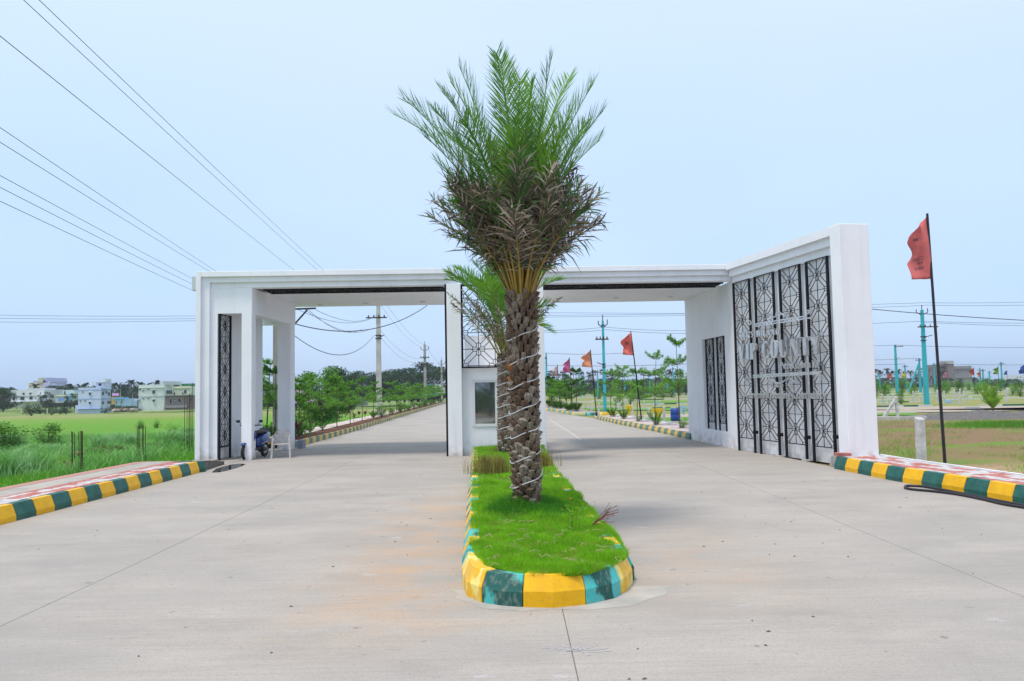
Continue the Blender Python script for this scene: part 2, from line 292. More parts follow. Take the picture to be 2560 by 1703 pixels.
# road
def roadmat():
    m=bpy.data.materials.new('road_concrete'); m.use_nodes=True; t=m.node_tree; b=t.nodes['Principled BSDF']; b.inputs['Roughness'].default_value=.8; b.inputs['Specular IOR Level'].default_value=.25
    g=nn(t,'ShaderNodeNewGeometry').outputs['Position']
    def noise(scale,st=(1,1,1),det=6,ro=.55):
        mp=nn(t,'ShaderNodeMapping'); mp.inputs['Scale'].default_value=st; t.links.new(g,mp.inputs[0])
        n=nn(t,'ShaderNodeTexNoise'); n.inputs['Scale'].default_value=scale; n.inputs['Detail'].default_value=det; n.inputs['Roughness'].default_value=ro; t.links.new(mp.outputs[0],n.inputs['Vector']); return n.outputs[0]
    def rng_(x,lo,hi,a=0,bb=1):
        q=nn(t,'ShaderNodeMapRange'); q.inputs[1].default_value=lo; q.inputs[2].default_value=hi; q.inputs[3].default_value=a; q.inputs[4].default_value=bb; t.links.new(x,q.inputs[0]); return q.outputs[0]
    def mix(f,a,c):
        x=nn(t,'ShaderNodeMix',data_type='RGBA')
        if isinstance(a,tuple): x.inputs[6].default_value=(*a,1)
        else: t.links.new(a,x.inputs[6])
        x.inputs[7].default_value=(*c,1); t.links.new(f,x.inputs[0]); return x.outputs[2]
    c=mix(rng_(noise(.45,(1,1.6,1)),.35,.65),(.400,.365,.335),(.345,.320,.300))
    c=mix(rng_(noise(1.1,(.6,1.4,1),8,.7),.45,.70,0,.55),c,(.47,.43,.39))
    c=mix(rng_(noise(.7,(.7,1.3,1),8,.68),.52,.72,0,.55),c,(.27,.245,.22))
    c=mix(rng_(noise(.5,(.18,2.2,1),5,.6),.56,.72,0,.35),c,(.30,.27,.24))
    c=mix(rng_(noise(22,(1,1,1),6,.75),.50,.66,0,.32),c,(.25,.235,.22))
    # orange soil washed along the median and kerbs
    s=nn(t,'ShaderNodeSeparateXYZ'); t.links.new(g,s.inputs[0])
    def band(x0,wd,y0,y1,a):
        u=nn(t,'ShaderNodeMath',operation='SUBTRACT'); u.inputs[1].default_value=x0; t.links.new(s.outputs[0],u.inputs[0])
        v=nn(t,'ShaderNodeMath',operation='ABSOLUTE'); t.links.new(u.outputs[0],v.inputs[0])
        f=rng_(v.outputs[0],0,wd,a,0); yy=rng_(s.outputs[1],y0,y0+1.5,0,1); y2=rng_(s.outputs[1],y1-4,y1,1,0)
        p=nn(t,'ShaderNodeMath',operation='MULTIPLY'); t.links.new(f,p.inputs[0]); t.links.new(yy,p.inputs[1])
        p2=nn(t,'ShaderNodeMath',operation='MULTIPLY'); t.links.new(p.outputs[0],p2.inputs[0]); t.links.new(y2,p2.inputs[1])
        p3=nn(t,'ShaderNodeMath',operation='MULTIPLY'); t.links.new(p2.outputs[0],p3.inputs[0]); t.links.new(rng_(noise(1.3,(.8,1.2,1),9,.72),.38,.66),p3.inputs[1]); return p3.outputs[0]
    c=mix(band(-1.0,1.3,5.0,15,1.0),c,(.50,.33,.21)); c=mix(band(1.7,1.4,5.6,12,.75),c,(.47,.34,.25)); c=mix(band(-7.1,.5,6,18,.8),c,(.36,.30,.22))
    c=mix(rng_(noise(7,(1,1,1),4),.68,.71,0,.6),c,(.14,.13,.12))      # small dark specks
    c=mix(rng_(noise(3.2,(.5,1,1),5,.6),.66,.72,0,.5),c,(.55,.55,.60))       # pale scuffs
    c=mix(rng_(noise(60,(1,1,1),3),.5,.72,0,.5),c,(.21,.195,.18))
    c=mix(rng_(noise(16,(.06,1.6,1),4,.6),.45,.68,0,.30),c,(.27,.25,.23))
    c=mix(rng_(noise(.33,(1,1.3,1),6,.62),.50,.68,0,.5),c,(.285,.265,.25))
    c=mix(rng_(noise(4.5,(.6,1,1),6,.7),.62,.70,0,.4),c,(.22,.205,.19))
    t.links.new(c,b.inputs['Base Color'])
    wv=nn(t,'ShaderNodeTexWave',wave_type='BANDS',bands_direction='Y'); wv.inputs['Scale'].default_value=9; wv.inputs['Distortion'].default_value=1.5; wv.inputs['Detail'].default_value=2; t.links.new(g,wv.inputs['Vector'])
    mm=nn(t,'ShaderNodeMath',operation='MULTIPLY'); t.links.new(wv.outputs[1],mm.inputs[0]); t.links.new(rng_(noise(.6),.42,.6),mm.inputs[1])
    ad=nn(t,'ShaderNodeMath',operation='MULTIPLY_ADD'); ad.inputs[1].default_value=.8; t.links.new(noise(45,(.6,1,1)),ad.inputs[0]); t.links.new(mm.outputs[0],ad.inputs[2])
    bp=nn(t,'ShaderNodeBump'); bp.inputs['Strength'].default_value=.30; bp.inputs['Distance'].default_value=.006; t.links.new(ad.outputs[0],bp.inputs['Height']); t.links.new(bp.outputs[0],b.inputs['Normal'])
    return m
mroad=roadmat()
mjoint=mat('joint_filler',(.27,.25,.23),.9,c2=(.18,.17,.155),scale=6)
ys=[-8,-4,0,2,5,8,11.35,13.3,15.8,18,21.5,26,31,38,44.7]
ys2=[44.7,51.2,58.6,65.4,83,116,140]
base=MB()
Yall=ys+ys2[1:]
for a,b_ in zip(Yall[:-1],Yall[1:]): base.poly([(li(XL,a)-.15,a,-.012),(li(XR,a)+.15,a,-.012),(li(XR,b_)+.15,b_,-.012),(li(XL,b_)-.15,b_,-.012)])
road=tag(base.build('road',mjoint),kind='structure')
def cuts(y):
    l,r_=li(XL,y),li(XR,y)
    if y<=26: c=[l-.12,-4.0+(-.03*(y-8) if y>8 else 0)*.5,.36,4.1,r_+.12]
    else:
        f=min(1,(y-26)/30); c0=[l-.12,-4.27,.36,4.1,r_+.12]; c1=[l-.12,l+(r_-l)*.33,l+(r_-l)*.66,l+(r_-l)*.85,r_+.12]
        c=[p*(1-f)+q*f for p,q in zip(c0,c1)]
    return c
rows=[(-8,0),(0,21.35),(21.35,30),(30,60),(60,140)]
for (a,b_) in rows:
    yy=sorted({a,b_}|{y for y in Yall if a<y<b_})
    for k in range(4):
        m=MB(); L_=[];R_=[]
        for y in yy:
            c=cuts(y); e=.0035
            yo=y+(e if y==a else -e if y==b_ else 0)
            L_.append((c[k]+e,yo,0)); R_.append((c[k+1]-e,yo,0))
        for i in range(len(yy)-1): m.poly([L_[i],R_[i],R_[i+1],L_[i+1]])
        n=len(L_); m.poly([(x,y,-.011) for x,y,z in L_]+[(x,y,-.011) for x,y,z in R_[::-1]])
        for P in (L_,R_[::-1]):
            for i in range(n-1): m.poly([P[i],P[i+1],(P[i+1][0],P[i+1][1],-.011),(P[i][0],P[i][1],-.011)][::-1])
        m.build('concrete_slab',mroad,road)
# thin white/yellow paint line on the far slab, right opening
pl=[G(1375,1050),G(1400,1066),G(1428,1083),G(1452,1100)]
m=MB()
for a,b_ in zip(pl[:-1],pl[1:]): m.poly([(a.x-.03,a.y,.004),(a.x+.03,a.y,.004),(b_.x+.03,b_.y,.004),(b_.x-.03,b_.y,.004)])
m.build('painted_line',mat('faded_line',(.5,.47,.43),.8),road)
# side road and plot roads to the right
def sheet(name,pts,z,m,kind='structure'): return tag(MB().poly([(x,y,z if not callable(z) else z(x,y)) for x,y in pts]).build(name,m),kind=kind)
mside=mat('side_road',(.40,.34,.28),.9,c2=(.33,.28,.22),scale=.6,bump=.3,bscale=8)
sheet('side_road',[(4.8,44.9),(60,46.5),(60,50.2),(5.1,50.4)],.0,mside)
tag(MB().poly([(-8.45,19.9,.004),(-7.3,19.9,.004),(-7.3,26.2,.004),(-8.45,26.2,.004)]).build('cabin_floor',mroad),kind='structure')
# ---------------------------------------------------------------- kerbs
def arc(path):
    d=[0]
    for a,b_ in zip(path[:-1],path[1:]): d.append(d[-1]+math.hypot(b_[0]-a[0],b_[1]-a[1]))
    return d
def at_s(path,d,s):
    s=max(0,min(d[-1],s))
    for i in range(len(d)-1):
        if s<=d[i+1] or i==len(d)-2:
            t=(s-d[i])/max(1e-9,d[i+1]-d[i]); return (path[i][0]+(path[i+1][0]-path[i][0])*t,path[i][1]+(path[i+1][1]-path[i][1])*t)
def nrm_s(path,d,s,side):
    a=at_s(path,d,s-.12); b_=at_s(path,d,s+.12); tx,ty=b_[0]-a[0],b_[1]-a[1]; l=math.hypot(tx,ty) or 1
    return (-ty/l*side,tx/l*side)
def kerb(path,side,L,prof,mats,label,group=None,start=0,z0=lambda x,y:0.,lens=None,name='kerb',jit=.004):
    """path: road-side foot line; side=+1: body on the left of the walking direction; prof [(inset,z)...]"""
    d=arc(path); root=empty(name,(path[0][0],path[0][1],0),label,'kerb',group); s=0; i=start
    while s<d[-1]-.08:
        l=lens[(i-start)] if lens and i-start<len(lens) else L
        e=min(s+l,d[-1]); 
        cutsS=[s+.003]+[q for q in d if s+.03<q<e-.03]+[e-.003]
        if len(cutsS)==2 and lens: cutsS=[s+.003,(s+e)/2,e-.003]
        m=MB(); rings=[]
        jx=rnd.uniform(-jit,jit); jz=rnd.uniform(-jit,jit)
        for q in cutsS:
            x,y=at_s(path,d,q); nx,ny=nrm_s(path,d,q,side); zz=z0(x,y)
            rings.append([(x+nx*(o+jx if k else o),y+ny*(o+jx if k else o),zz+(z+jz if z>.05 else z)) for k,(o,z) in enumerate(prof)])
        n=len(prof); v=[p for r_ in rings for p in r_]; f=[]
        for a in range(len(rings)-1):
            for k in range(n-1): f.append((a*n+k,a*n+k+1,(a+1)*n+k+1,(a+1)*n+k))
        f.append(tuple(range(n))[::-1]); f.append(tuple((len(rings)-1)*n+k for k in range(n)))
        if side>0: f=[q[::-1] for q in f]
        m.mesh(v,f); mm=mats[i%len(mats)]
        m.build('kerb_block',mm,root,bevel=.006 if y<20 else 0,wld=True); s=e; i+=1
    return root
PK=[(0,-.01),(.0,.08),(.065,.25),(.16,.25),(.16,-.01)]
PM=[(0,-.01),(.0,.12),(.06,.25),(.17,.245),(.17,-.01)]
PF=[(0,-.01),(.0,.08),(.05,.20),(.15,.20),(.15,-.01)]
GY=[M['green_paint'],M['yellow_paint']]; OLD=[M['old_green'],M['old_yellow']]; DULL=[M['dull_green'],M['dull_yellow']]
kerb([(-7.2,17.98-.47*i) for i in range(0,26)][::-1]+[(-7.12,18.15)],-1*-1,.47,PK,[M['green_paint'],M['yellow_paint']],'long straight kerb of green and yellow blocks leading to the left end of the gate','kerbs painted green and yellow',start=1)
kr=[(x,y) for y,x in XR if 5<=y<=15.8]+[(6.60,16.25)]
kerb(kr,-1,.497,PK,GY,'kerb of green and yellow blocks curving out from the right end of the gate wall','kerbs painted green and yellow',start=0)
# median: straight left side, rounded nose, straight right side
nose=[(-.49,7.17),(-.43,6.79),(-.29,6.57),(-.13,6.47),(.05,6.41),(.29,6.37),(.57,6.45),(.81,6.62),(.95,6.85),(1.07,7.20)]
LEFT=[(-1.16,21.2),(-1.05,19),(-.96,17.2),(-.84,14.72),(-.75,12.6),(-.67,10.92),(-.60,9.55),(-.53,7.8)]
RIGHT=[(1.06,8),(1.0,9.2),(.93,11),(.86,13),(.80,15),(.78,18),(.82,21.2)]
lenn=[.40,.36,.53,.38,.36]
kerb(LEFT+[nose[0]],1,.42,PM,OLD,'left side kerb of the central grass island, narrow worn green and yellow blocks','kerbs painted green and yellow',start=0,lens=None)
nr=kerb(nose,1,.4,PM,[M['old_yellow'],M['old_green'],M['yellow_paint'],M['old_green'],M['old_yellow']],'rounded front kerb of the central grass island with peeling green and yellow paint','kerbs painted green and yellow',lens=[.64,.38,.53,.45,.42])
kerb([nose[-1]]+RIGHT,1,.42,PM,OLD,'right side kerb of the central grass island, partly hidden by overhanging grass','kerbs painted green and yellow',start=0)
kerb([(x,y) for y,x in XL if 26<=y<=64][::-1]+[(-7.27,25.3)],1,.5,PF,DULL,'far kerb of green and yellow blocks along the planted bed left of the road behind the gate','kerbs painted green and yellow')
kerb([(x,y) for y,x in XR if 26<=y<=44.7],-1,.5,PF,DULL,'kerb of green and yellow blocks right of the road just behind the gate','kerbs painted green and yellow')
kerb([(6.4,50.7),(5.1,50.56),(3.96,51.22)]+[(x,y) for y,x in XR if 58<=y<=116],-1,.9,PF,[M['old_yellow'],M['old_green'],mat('pale_green_paint',(.30,.42,.25),.7,c2=(.45,.42,.15),scale=2)],'distant kerb of faded green and yellow blocks beyond the side road','kerbs painted green and yellow')
m=MB(); fp=[(x,y) for y,x in XL if y>=64]
kerb(fp[::-1],1,1.0,PF,DULL,'most distant stretch of the green and yellow kerb where the road fades away','kerbs painted green and yellow')
# grey cement apron round the nose
ap=MB(); n=24; cx,cy=.29,7.0
pts=[]
for k in range(n+1):
    a=math.pi+math.pi*k/n; rx=.98+.05*math.sin(3*a)+.03*math.sin(11*a)+.1*math.cos(a)+rnd.uniform(-.015,.015); ry=.72+.04*math.sin(5*a)+.02*math.sin(13*a); pts.append((cx+rx*math.cos(a),cy+ry*math.sin(a),.0015))
ap.poly(pts); tag(ap.build('cement_apron',mat('cement_smear',(.43,.405,.38),.9,c2=(.33,.31,.29),scale=2.5,c3=(.45,.4,.34),s3=9,a3=.5,bump=.4,bscale=20)),kind='structure')
# ---------------------------------------------------------------- pavements
def paver_me(mt,L,wd,h=.03,a=.03):
    g=.003; o=[(g,0+g),(L/2,a+g),(L-g,0+g),(L-g,wd-g),(L/2,wd+a-g),(g,wd-g)]
    m=MB(); n=6; v=[(x,y,0) for x,y in o]+[(x,y,h) for x,y in o]
    m.mesh(v,[tuple(range(6,12))]+[(i,(i+1)%n,n+(i+1)%n,n+i) for i in range(n)])
    return m.me('paver',mt)
def pave(root,fx,y0,y1,cols_,sgn,z,L=.24,wd=.115,pat='rrww'):
    mr_=paver_me(M['paver_red'],L,wd); mw=paver_me(M['paver_white'],L,wd); y=y0; r_=0
    while y<y1:
        for c in range(cols_):
            x=fx(y)+sgn*(c*wd); dx=fx(y+L)-fx(y); ang=math.atan2(L,dx)
            k=pat[(c+(r_//3))%len(pat)]
            if rnd.random()<.16: k='w' if k=='r' else 'r'
            o=bpy.data.objects.new('paver',mr_ if k=='r' else mw); col.objects.link(o); o.parent=root
            o.location=(x+(0 if sgn<0 else wd),y+(L/2 if False else 0),z(x,y)-.03+rnd.uniform(-.003,.003)); o.rotation_euler=(rnd.uniform(-.01,.01),rnd.uniform(-.01,.01),ang)
        y+=L; r_+=1
def slabpoly(left,right,ysx,z,mt,name,parent,th=.3):
    m=MB()
    for a,b_ in zip(ysx[:-1],ysx[1:]):
        A=[(left(a),a,z(0,a)),(right(a),a,z(0,a)),(right(b_),b_,z(0,b_)),(left(b_),b_,z(0,b_))]
        m.poly(A)
        m.poly([A[0],A[3],(A[3][0],A[3][1],-.3),(A[0][0],A[0][1],-.3)]); m.poly([A[2],A[1],(A[1][0],A[1][1],-.3),(A[2][0],A[2][1],-.3)])
    for a in (ysx[0],ysx[-1]): m.poly([(left(a),a,z(0,a)),(right(a),a,z(0,a)),(right(a),a,-.3),(left(a),a,-.3)])
    return m.build(name,mt,parent)
zl=lambda x,y: .25-.20*float(sm(18.0,20.6,y))
pvL=tag(MB().poly([(-8.78,-2,.05),(-7.33,-2,.05),(-7.33,18,.05),(-8.78,18,.05)]).build('pavement',M['concrete']),kind='structure')
yy=[-2,8,13,18.15,18.8,19.4,20,20.6,23]
cgrey=mat('pavement_screed',(.40,.37,.335),.9,c2=(.30,.28,.26),scale=2.2,bump=.5,bscale=30,c3=(.5,.47,.42),s3=8,a3=.5)
cpink=mat('pink_screed',(.47,.21,.18),.9,c2=(.40,.24,.20),scale=3,bump=.4,bscale=30,c3=(.3,.2,.17),s3=10,a3=.5)
slabpoly(lambda y:-8.50,lambda y:-7.94,yy,zl,cgrey,'paving_band',pvL)
slabpoly(lambda y:-8.76,lambda y:-8.503,yy[:-2],lambda x,y:zl(x,y)+.004,cpink,'edging_band',pvL)
slabpoly(lambda y:-7.937,lambda y:-7.84,yy[:4],lambda x,y:zl(x,y)+.006,cpink,'edging_band',pvL)
slabpoly(lambda y:-7.837,lambda y:-7.34,yy[:4],lambda x,y:.218,M['concrete'],'paving_base',pvL)
slabpoly(lambda y:-7.93,lambda y:-7.24-.07*(y-18),yy[3:7],zl,mat('raw_concrete_end',(.20,.19,.17),.95,c2=(.12,.115,.10),scale=5,bump=.8,bscale=20),'ramp_end',pvL)
pave(pvL,lambda y:-7.365,4,17.9,4,-1,lambda x,y:.252)
xr_out=lambda y: float(np.interp(y,[8,12.46,13.76,15.19,16.9],[8.75,8.05,7.89,7.71,7.6]))
kin=lambda y: li(XR,y)+.165
pvR=tag(MB().poly([(kin(8),8,.05),(xr_out(8),8,.05),(xr_out(16.6),16.6,.05),(kin(16.6),16.6,.05)]).build('pavement',M['concrete']),kind='structure')
yr=[8,9.5,11,12.4,13.8,15.2,16.2,16.8]
slabpoly(kin,lambda y:xr_out(y)-.003,yr,lambda x,y:.218,M['concrete'],'paving_base',pvR)
slabpoly(lambda y:xr_out(y),lambda y:xr_out(y)+.06,yr,lambda x,y:.262,M['white'],'edging_band',pvR)
pave(pvR,lambda y:kin(y)+.01,8.2,16.4,7,1,lambda x,y:.25)
m=MB().box((-.16,-.05,0),(.16,.05,.07)).build('loose_paver',M['paver_red'],loc=(G(2148,1143,.3).x,16.25,.253)); m.rotation_euler=(.1,.05,.1)
tag(m,'loose red paver lying on the pavement against the right gate pillar','paver')
# far left bed and pavement
def strip(name,f0,f1,y0,y1,z,mt,kind='structure',parent=None,n=12):
    m=MB(); Y_=[y0+(y1-y0)*i/n for i in range(n+1)]
    for a,b_ in zip(Y_[:-1],Y_[1:]): m.poly([(f0(a),a,z),(f1(a),a,z),(f1(b_),b_,z),(f0(b_),b_,z)])
    o=m.build(name,mt,parent); return tag(o,kind=kind) if parent is None else o
strip('planting_bed',lambda y:li(XL,y)-.85,lambda y:li(XL,y)-.14,25.3,118,.17,M['soil_red'])
strip('path',lambda y:li(XL,y)-1.75,lambda y:li(XL,y)-.853,25.3,118,.19,mat('pink_white_path',(.50,.36,.32),.85,c2=(.56,.52,.50),scale=5,lo=.45,hi=.55))
# pavement right behind gate
strip('pavement',lambda y:li(XR,y)+.14,lambda y:li(XR,y)+1.15,26.2,44.7,.19,mat('pink_white_paving',(.47,.33,.31),.85,c2=(.54,.49,.48),scale=6,lo=.45,hi=.55))
strip('pavement',lambda y:li(XR,y)+.14,lambda y:li(XR,y)+1.6,51.4,116,.19,bpy.data.materials['pink_white_paving'])
mk=MB(); Yk=[26.2,32,38,44.7]
for a,b_ in zip(Yk[:-1],Yk[1:]): mk.prism([(li(XR,a)+1.16,a),(li(XR,a)+1.24,a),(li(XR,b_)+1.24,b_),(li(XR,b_)+1.16,b_)],-.02,.24)
tag(mk.build('kerb',M['white']),'thin white edging strip behind the saplings right of the road','kerb')
# ---------------------------------------------------------------- puddle
pm=mat('puddle_water',(.05,.048,.042),.04,spec=.8)
pp=[G(x,y,.004) for x,y in ((529,1181),(540,1172),(560,1166),(580,1161),(600,1159),(615,1160),(603,1166),(585,1172),(565,1177),(548,1181))]
tag(MB().poly(pp).build('puddle',pm),'shallow puddle on the concrete beside the kerb end and left gate pillar','puddle')
# ---------------------------------------------------------------- entrance gate
WT=M['white']; BK=M['black']
GA=math.atan(.03)
gate=empty('entrance_gate',(0,21.15,0),'white flat roofed entrance gate with two openings and an angled lattice wall at right','gate',rz=GA)
GM=Matrix.Translation((0,21.15,0))@Matrix.Rotation(GA,4,'Z'); GI=GM.inverted()
def UV(px,py,v):            # photo pixel -> (u,z) on the gate's plane at depth v
    o=GI@Vector((0,0,HC)); d=GI.to_3x3()@ray(px,py); k=(v-o.y)/d.y; p=o+d*k; return p.x,p.z
def U(px,py,v=0): return UV(px,py,v)[0]
def loc(p): q=GI@Vector((p[0],p[1],0)); return (q.x,q.y)
ZT=5.10; z1,z2,z3=4.955,4.81,4.665
uL=U(488,900); s1=U(500.5,900); s2=U(520,900); s3=U(538,900)
uBL=U(1113,900); uBR=U(1155,1000); uRL=U(1331,1000); uRR=U(1366,1100)
A0=(6.15,21.40); DV=Vector((.196,-.981)).normalized(); NV=Vector((-DV.y,DV.x))*-1    # along the wing towards the viewer, and its face normal (to the road)
if NV.x>0: NV=-NV
def Wp(s,n,z=None):         # wing coordinates: s along, n in front of the lattice plane
    x=A0[0]+DV.x*s+NV.x*n; y=A0[1]+DV.y*s+NV.y*n
    return (x,y) if z is None else Vector((x,y,z))
def Wi(px,py,n=0.):         # photo pixel -> (s,z) on the wing plane
    o=Vector((0,0,HC)); d=ray(px,py); P0=Vector((*Wp(0,n),0)); N3=Vector((NV.x,NV.y,0)); k=(P0-o).dot(N3)/d.dot(N3); p=o+d*k
    return (Vector((p.x,p.y))-Vector(Wp(0,n))).dot(DV),p.z
ua=loc(A0)[0]
# left portal: stepped column, side wall, stepped fascia
m=MB(); m.box((uL,0,0),(s1,.5,ZT)); m.box((s1,.09,0),(s2,.5,z1)); m.box((s2,.18,0),(s3,.5,z2)); 
m.prism([(uL+.03,.502),(s3-.002,.502),loc((-7.80,24.35)),loc((-8.3,24.35))],0,z3+.2)
m.build('wall',WT,gate,bevel=.006)
m=MB(); m.box((s1+.002,.0,z1),(uBL+.30,.5,ZT-.003)); m.box((s2+.002,.09,z2),(uBL+.29,.5,z1)); m.box((s3+.002,.18,z3),(uBL+.28,.5,z2)); m.build('fascia',WT,gate,bevel=.006)
m=MB(); m.box((s3,.5,z3),(uBL+.3,1.35-1.17+.33,z3+.3)); m.box((s3,1.35,z3),(uBL+.3,5.15,z3+.28)); m.box((s3,.505,z3+.12),(uBL+.3,1.349,z3+.3)); m.build('roof_slab',WT,gate)
# cabin corner: header, pillars
zc=3.97
hp=[loc(p) for p in ((-8.0,21.22),(-6.87,20.86),(-6.83,25.2),(-7.85,25.2))]
uP0=U(603,1100,.18); uP1=U(629,1100,.18); pa=[(s3-.05,.181),(uP1,.181),(uP1,.5),(s3-.05,.5)]
sh=[loc(p) for p in ((-6.88,21.18),(-6.865,21.18),(-6.99,25.1),(-7.12,25.1))]
m=MB(); m.prism(pa,zc,z3-.003); m.prism([(uP1-.28,.5),(uP1-.002,.5),loc((-6.985,25.1)),loc((-7.3,25.1))],zc,z3-.004); m.prism([(s3-.05,.5),(uP1-.29,.5),loc((-7.31,24.7)),loc((-7.95,24.7))],zc+.25,z3-.005); m.prism([loc(p) for p in ((-8.0,24.75),(-7.31,24.75),(-7.31,25.08),(-8.0,25.08))],zc,z3-.006); m.build('header_beam',WT,gate)
def pillar(pts,z): return MB().prism([loc(p) for p in pts],0,z).build('pillar',WT,gate,bevel=.008)
MB().box((uP0,.182,0),(uP1-.003,.56,zc+.02)).build('pillar',WT,gate,bevel=.008)
pillar(((-7.42,24.62),(-7.0,24.58),(-6.99,25.05),(-7.42,25.05)),zc+.02)
# lattice drawing: 1x1 cells of the star pattern
def petals(cx,cy,sx,sy):
    q=lambda x,y:(cx+sx*x,cy+sy*y)
    return [(q(0,0),q(.065,.065)),(q(.065,.065),q(.165,.065)),(q(.165,.065),q(.2,0)),(q(.065,.065),q(.065,.165)),(q(.065,.165),q(0,.2))]
CELL=[((-.5,0),(.5,0)),((0,-.5),(0,.5)),((-.5,.5),(.5,.5)),((-.5,-.5),(-.5,.5)),((.5,-.5),(.5,.5))]
for sx in (1,-1):
    for sy in (1,-1):
        CELL+=petals(0,0,sx,sy)+petals(sx*.5,sy*.5,-sx,-sy)+[((sx*.165,sy*.065),(sx*.435,sy*.335)),((sx*.065,sy*.165),(sx*.335,sy*.435))]
def clip(p,q,x0,x1,y0,y1):
    t0,t1=0.,1.; dx,dy=q[0]-p[0],q[1]-p[1]
    for a,b_ in ((-dx,p[0]-x0),(dx,x1-p[0]),(-dy,p[1]-y0),(dy,y1-p[1])):
        if abs(a)<1e-9:
            if b_<0: return None
        else:
            r_=b_/a
            if a<0: t0=max(t0,r_)
            else: t1=min(t1,r_)
    if t0>=t1-1e-6: return None
    return ((p[0]+dx*t0,p[1]+dy*t0),(p[0]+dx*t1,p[1]+dy*t1))
def lattice(P,nv,a0,a1,b0,b1,ca,cb,off=(0,0),r=.006,name='lattice_panel',frame=True,parent=None):
    """P(a,b)->Vector; cell size ca x cb; off = position of one cell centre"""
    m=MB(); i0=int(math.floor((a0-off[0])/ca))-1; i1=int(math.ceil((a1-off[0])/ca))+1; j0=int(math.floor((b0-off[1])/cb))-1; j1=int(math.ceil((b1-off[1])/cb))+1
    for i in range(i0,i1+1):
        for j in range(j0,j1+1):
            for p,q in CELL:
                c=clip((off[0]+(i+p[0])*ca,off[1]+(j+p[1])*cb),(off[0]+(i+q[0])*ca,off[1]+(j+q[1])*cb),a0,a1,b0,b1)
                if c and math.dist(*c)>.01: m.bar(P(*c[0]),P(*c[1]),r*2,r*2,nv)
    if frame:
        for a,b_ in (((a0,b0),(a1,b0)),((a1,b1),(a0,b1))): m.bar(P(*a),P(*b_),.02,.02,nv)
    return m.build(name,BK,parent or gate,wld=True)
# left side lattice, standing just inside the side wall
LA=Vector((-7.93,21.12)); LB=Vector((-7.88,21.78))
PL=lambda a,b: Vector((LA.x+(LB.x-LA.x)*a/.66,LA.y+(LB.y-LA.y)*a/.66,b))
lattice(PL,(1,0,0),.03,.63,.36,zc-.02,.60,.60,(.33,.36+.3),r=.006)
for a in (.0,.66):
    MB().bar(PL(a,.02),PL(a,zc),.05,.05,(1,0,0)).build('frame_bar',BK,gate,wld=True)
MB().bar(PL(0,.36),PL(.66,.36),.04,.04,(1,0,0)).build('frame_bar',BK,gate,wld=True)
# lattice strips lying in the soffit
def soffit(u0,u1):
    PS=lambda a,b: GM@Vector((a,b,z3-.015))
    lattice(PS,(0,0,1),u0,u1,.55,1.30,.75,.75,(u0+.375,.925),r=.012)
    for b in (.53,1.32): MB().bar(PS(u0,b),PS(u1,b),.05,.05,(0,0,1)).build('frame_bar',BK,gate,wld=True)
soffit(-6.85,uBL-.05)
# middle columns (their frames), iron bars
m=MB(); m.box((uBL+.055,.0+.002,0),(uBR,.62,z3)); m.build('pillar',WT,gate,bevel=.006)
m=MB(); m.box((uRL,.002,0),(uRR,.62,z3)); m.build('pillar',WT,gate,bevel=.006)
MB().box((uBL,.05,0),(uBL+.052,.12,z3)).build('frame_bar',BK,gate)
# right portal: fascia, roof
m=MB(); m.box((uRL-.0,.0,z1),(ua,.5,ZT-.003)); m.box((uRL+.001,.09,z2),(ua+.09,.5,z1)); m.box((uRL+.002,.18,z3),(ua+.18,.5,z2)); m.build('fascia',WT,gate,bevel=.006)
ub=loc((5.86,26.2))[0]
m=MB(); m.box((uRL,.5,z3),(ua+.1,.52,z3+.3)); m.prism([(uRL,1.35),(ua,1.35),(ub+.2,5.1),(uRL,5.1)],z3,z3+.28); m.box((uRL,.525,z3+.12),(ua,1.349,z3+.3)); m.build('roof_slab',WT,gate)
soffit(uRR+.02,ua-.15)
# recessed lamps in the soffit
lm=mat('lamp_ring',(.5,.48,.45),.5)
for px,py in ((915,758),(1057,754),(1395,747),(1540,745),(1675,742),(800,762)):
    z=z3; d=ray(px,py); k=(z-HC)/d.z; p=Vector((d.x*k,d.y*k,z-.012)); mm=MB().lathe([(.09,0),(.10,.012)],12,p); mm.build('downlight',lm,gate,wld=True)
# inner wall under the right roof, with recess and two narrow lattices
IA=Vector((6.17,21.42)); IB=Vector((5.86,26.25)); ID=(IB-IA).normalized(); IN=Vector((ID.y,-ID.x)); 
if IN.x>0: IN=-IN
def Ip(s,n,z=None):
    x=IA.x+ID.x*s+IN.x*n; y=IA.y+ID.y*s+IN.y*n; return (x,y) if z is None else Vector((x,y,z))
def Ii(px,py,n=0.):
    o=Vector((0,0,HC)); d=ray(px,py); P0=Vector((*Ip(0,n),0)); N3=Vector((IN.x,IN.y,0)); k=(P0-o).dot(N3)/d.dot(N3); p=o+d*k
    return (Vector((p.x,p.y))-IA).dot(ID),p.z
rs0,_=Ii(1813,900); rs1,_=Ii(1757,900); rz1=Ii(1760,849)[1]; rz0=Ii(1775,1073)[1]
LI=(IB-IA).length
m=MB()
def iw(s0,s1_,za,zb,n0,n1): m.prism([loc(Ip(s0,n0)),loc(Ip(s1_,n0)),loc(Ip(s1_,n1)),loc(Ip(s0,n1))],za,zb)
iw(0,rs0,0,z3-.002,0,-.45); iw(rs1,LI,0,z3-.002,0,-.45); iw(rs0+.001,rs1-.001,0,rz0,0,-.45); iw(rs0+.001,rs1-.001,rz1,z3-.003,0,-.45); iw(rs0-.05,rs1+.05,rz0-.05,rz1+.05,-.20,-.44)
m.build('wall',WT,gate)
LW=[Ii(x,960)[0] for x in (1764,1782,1792,1809)]
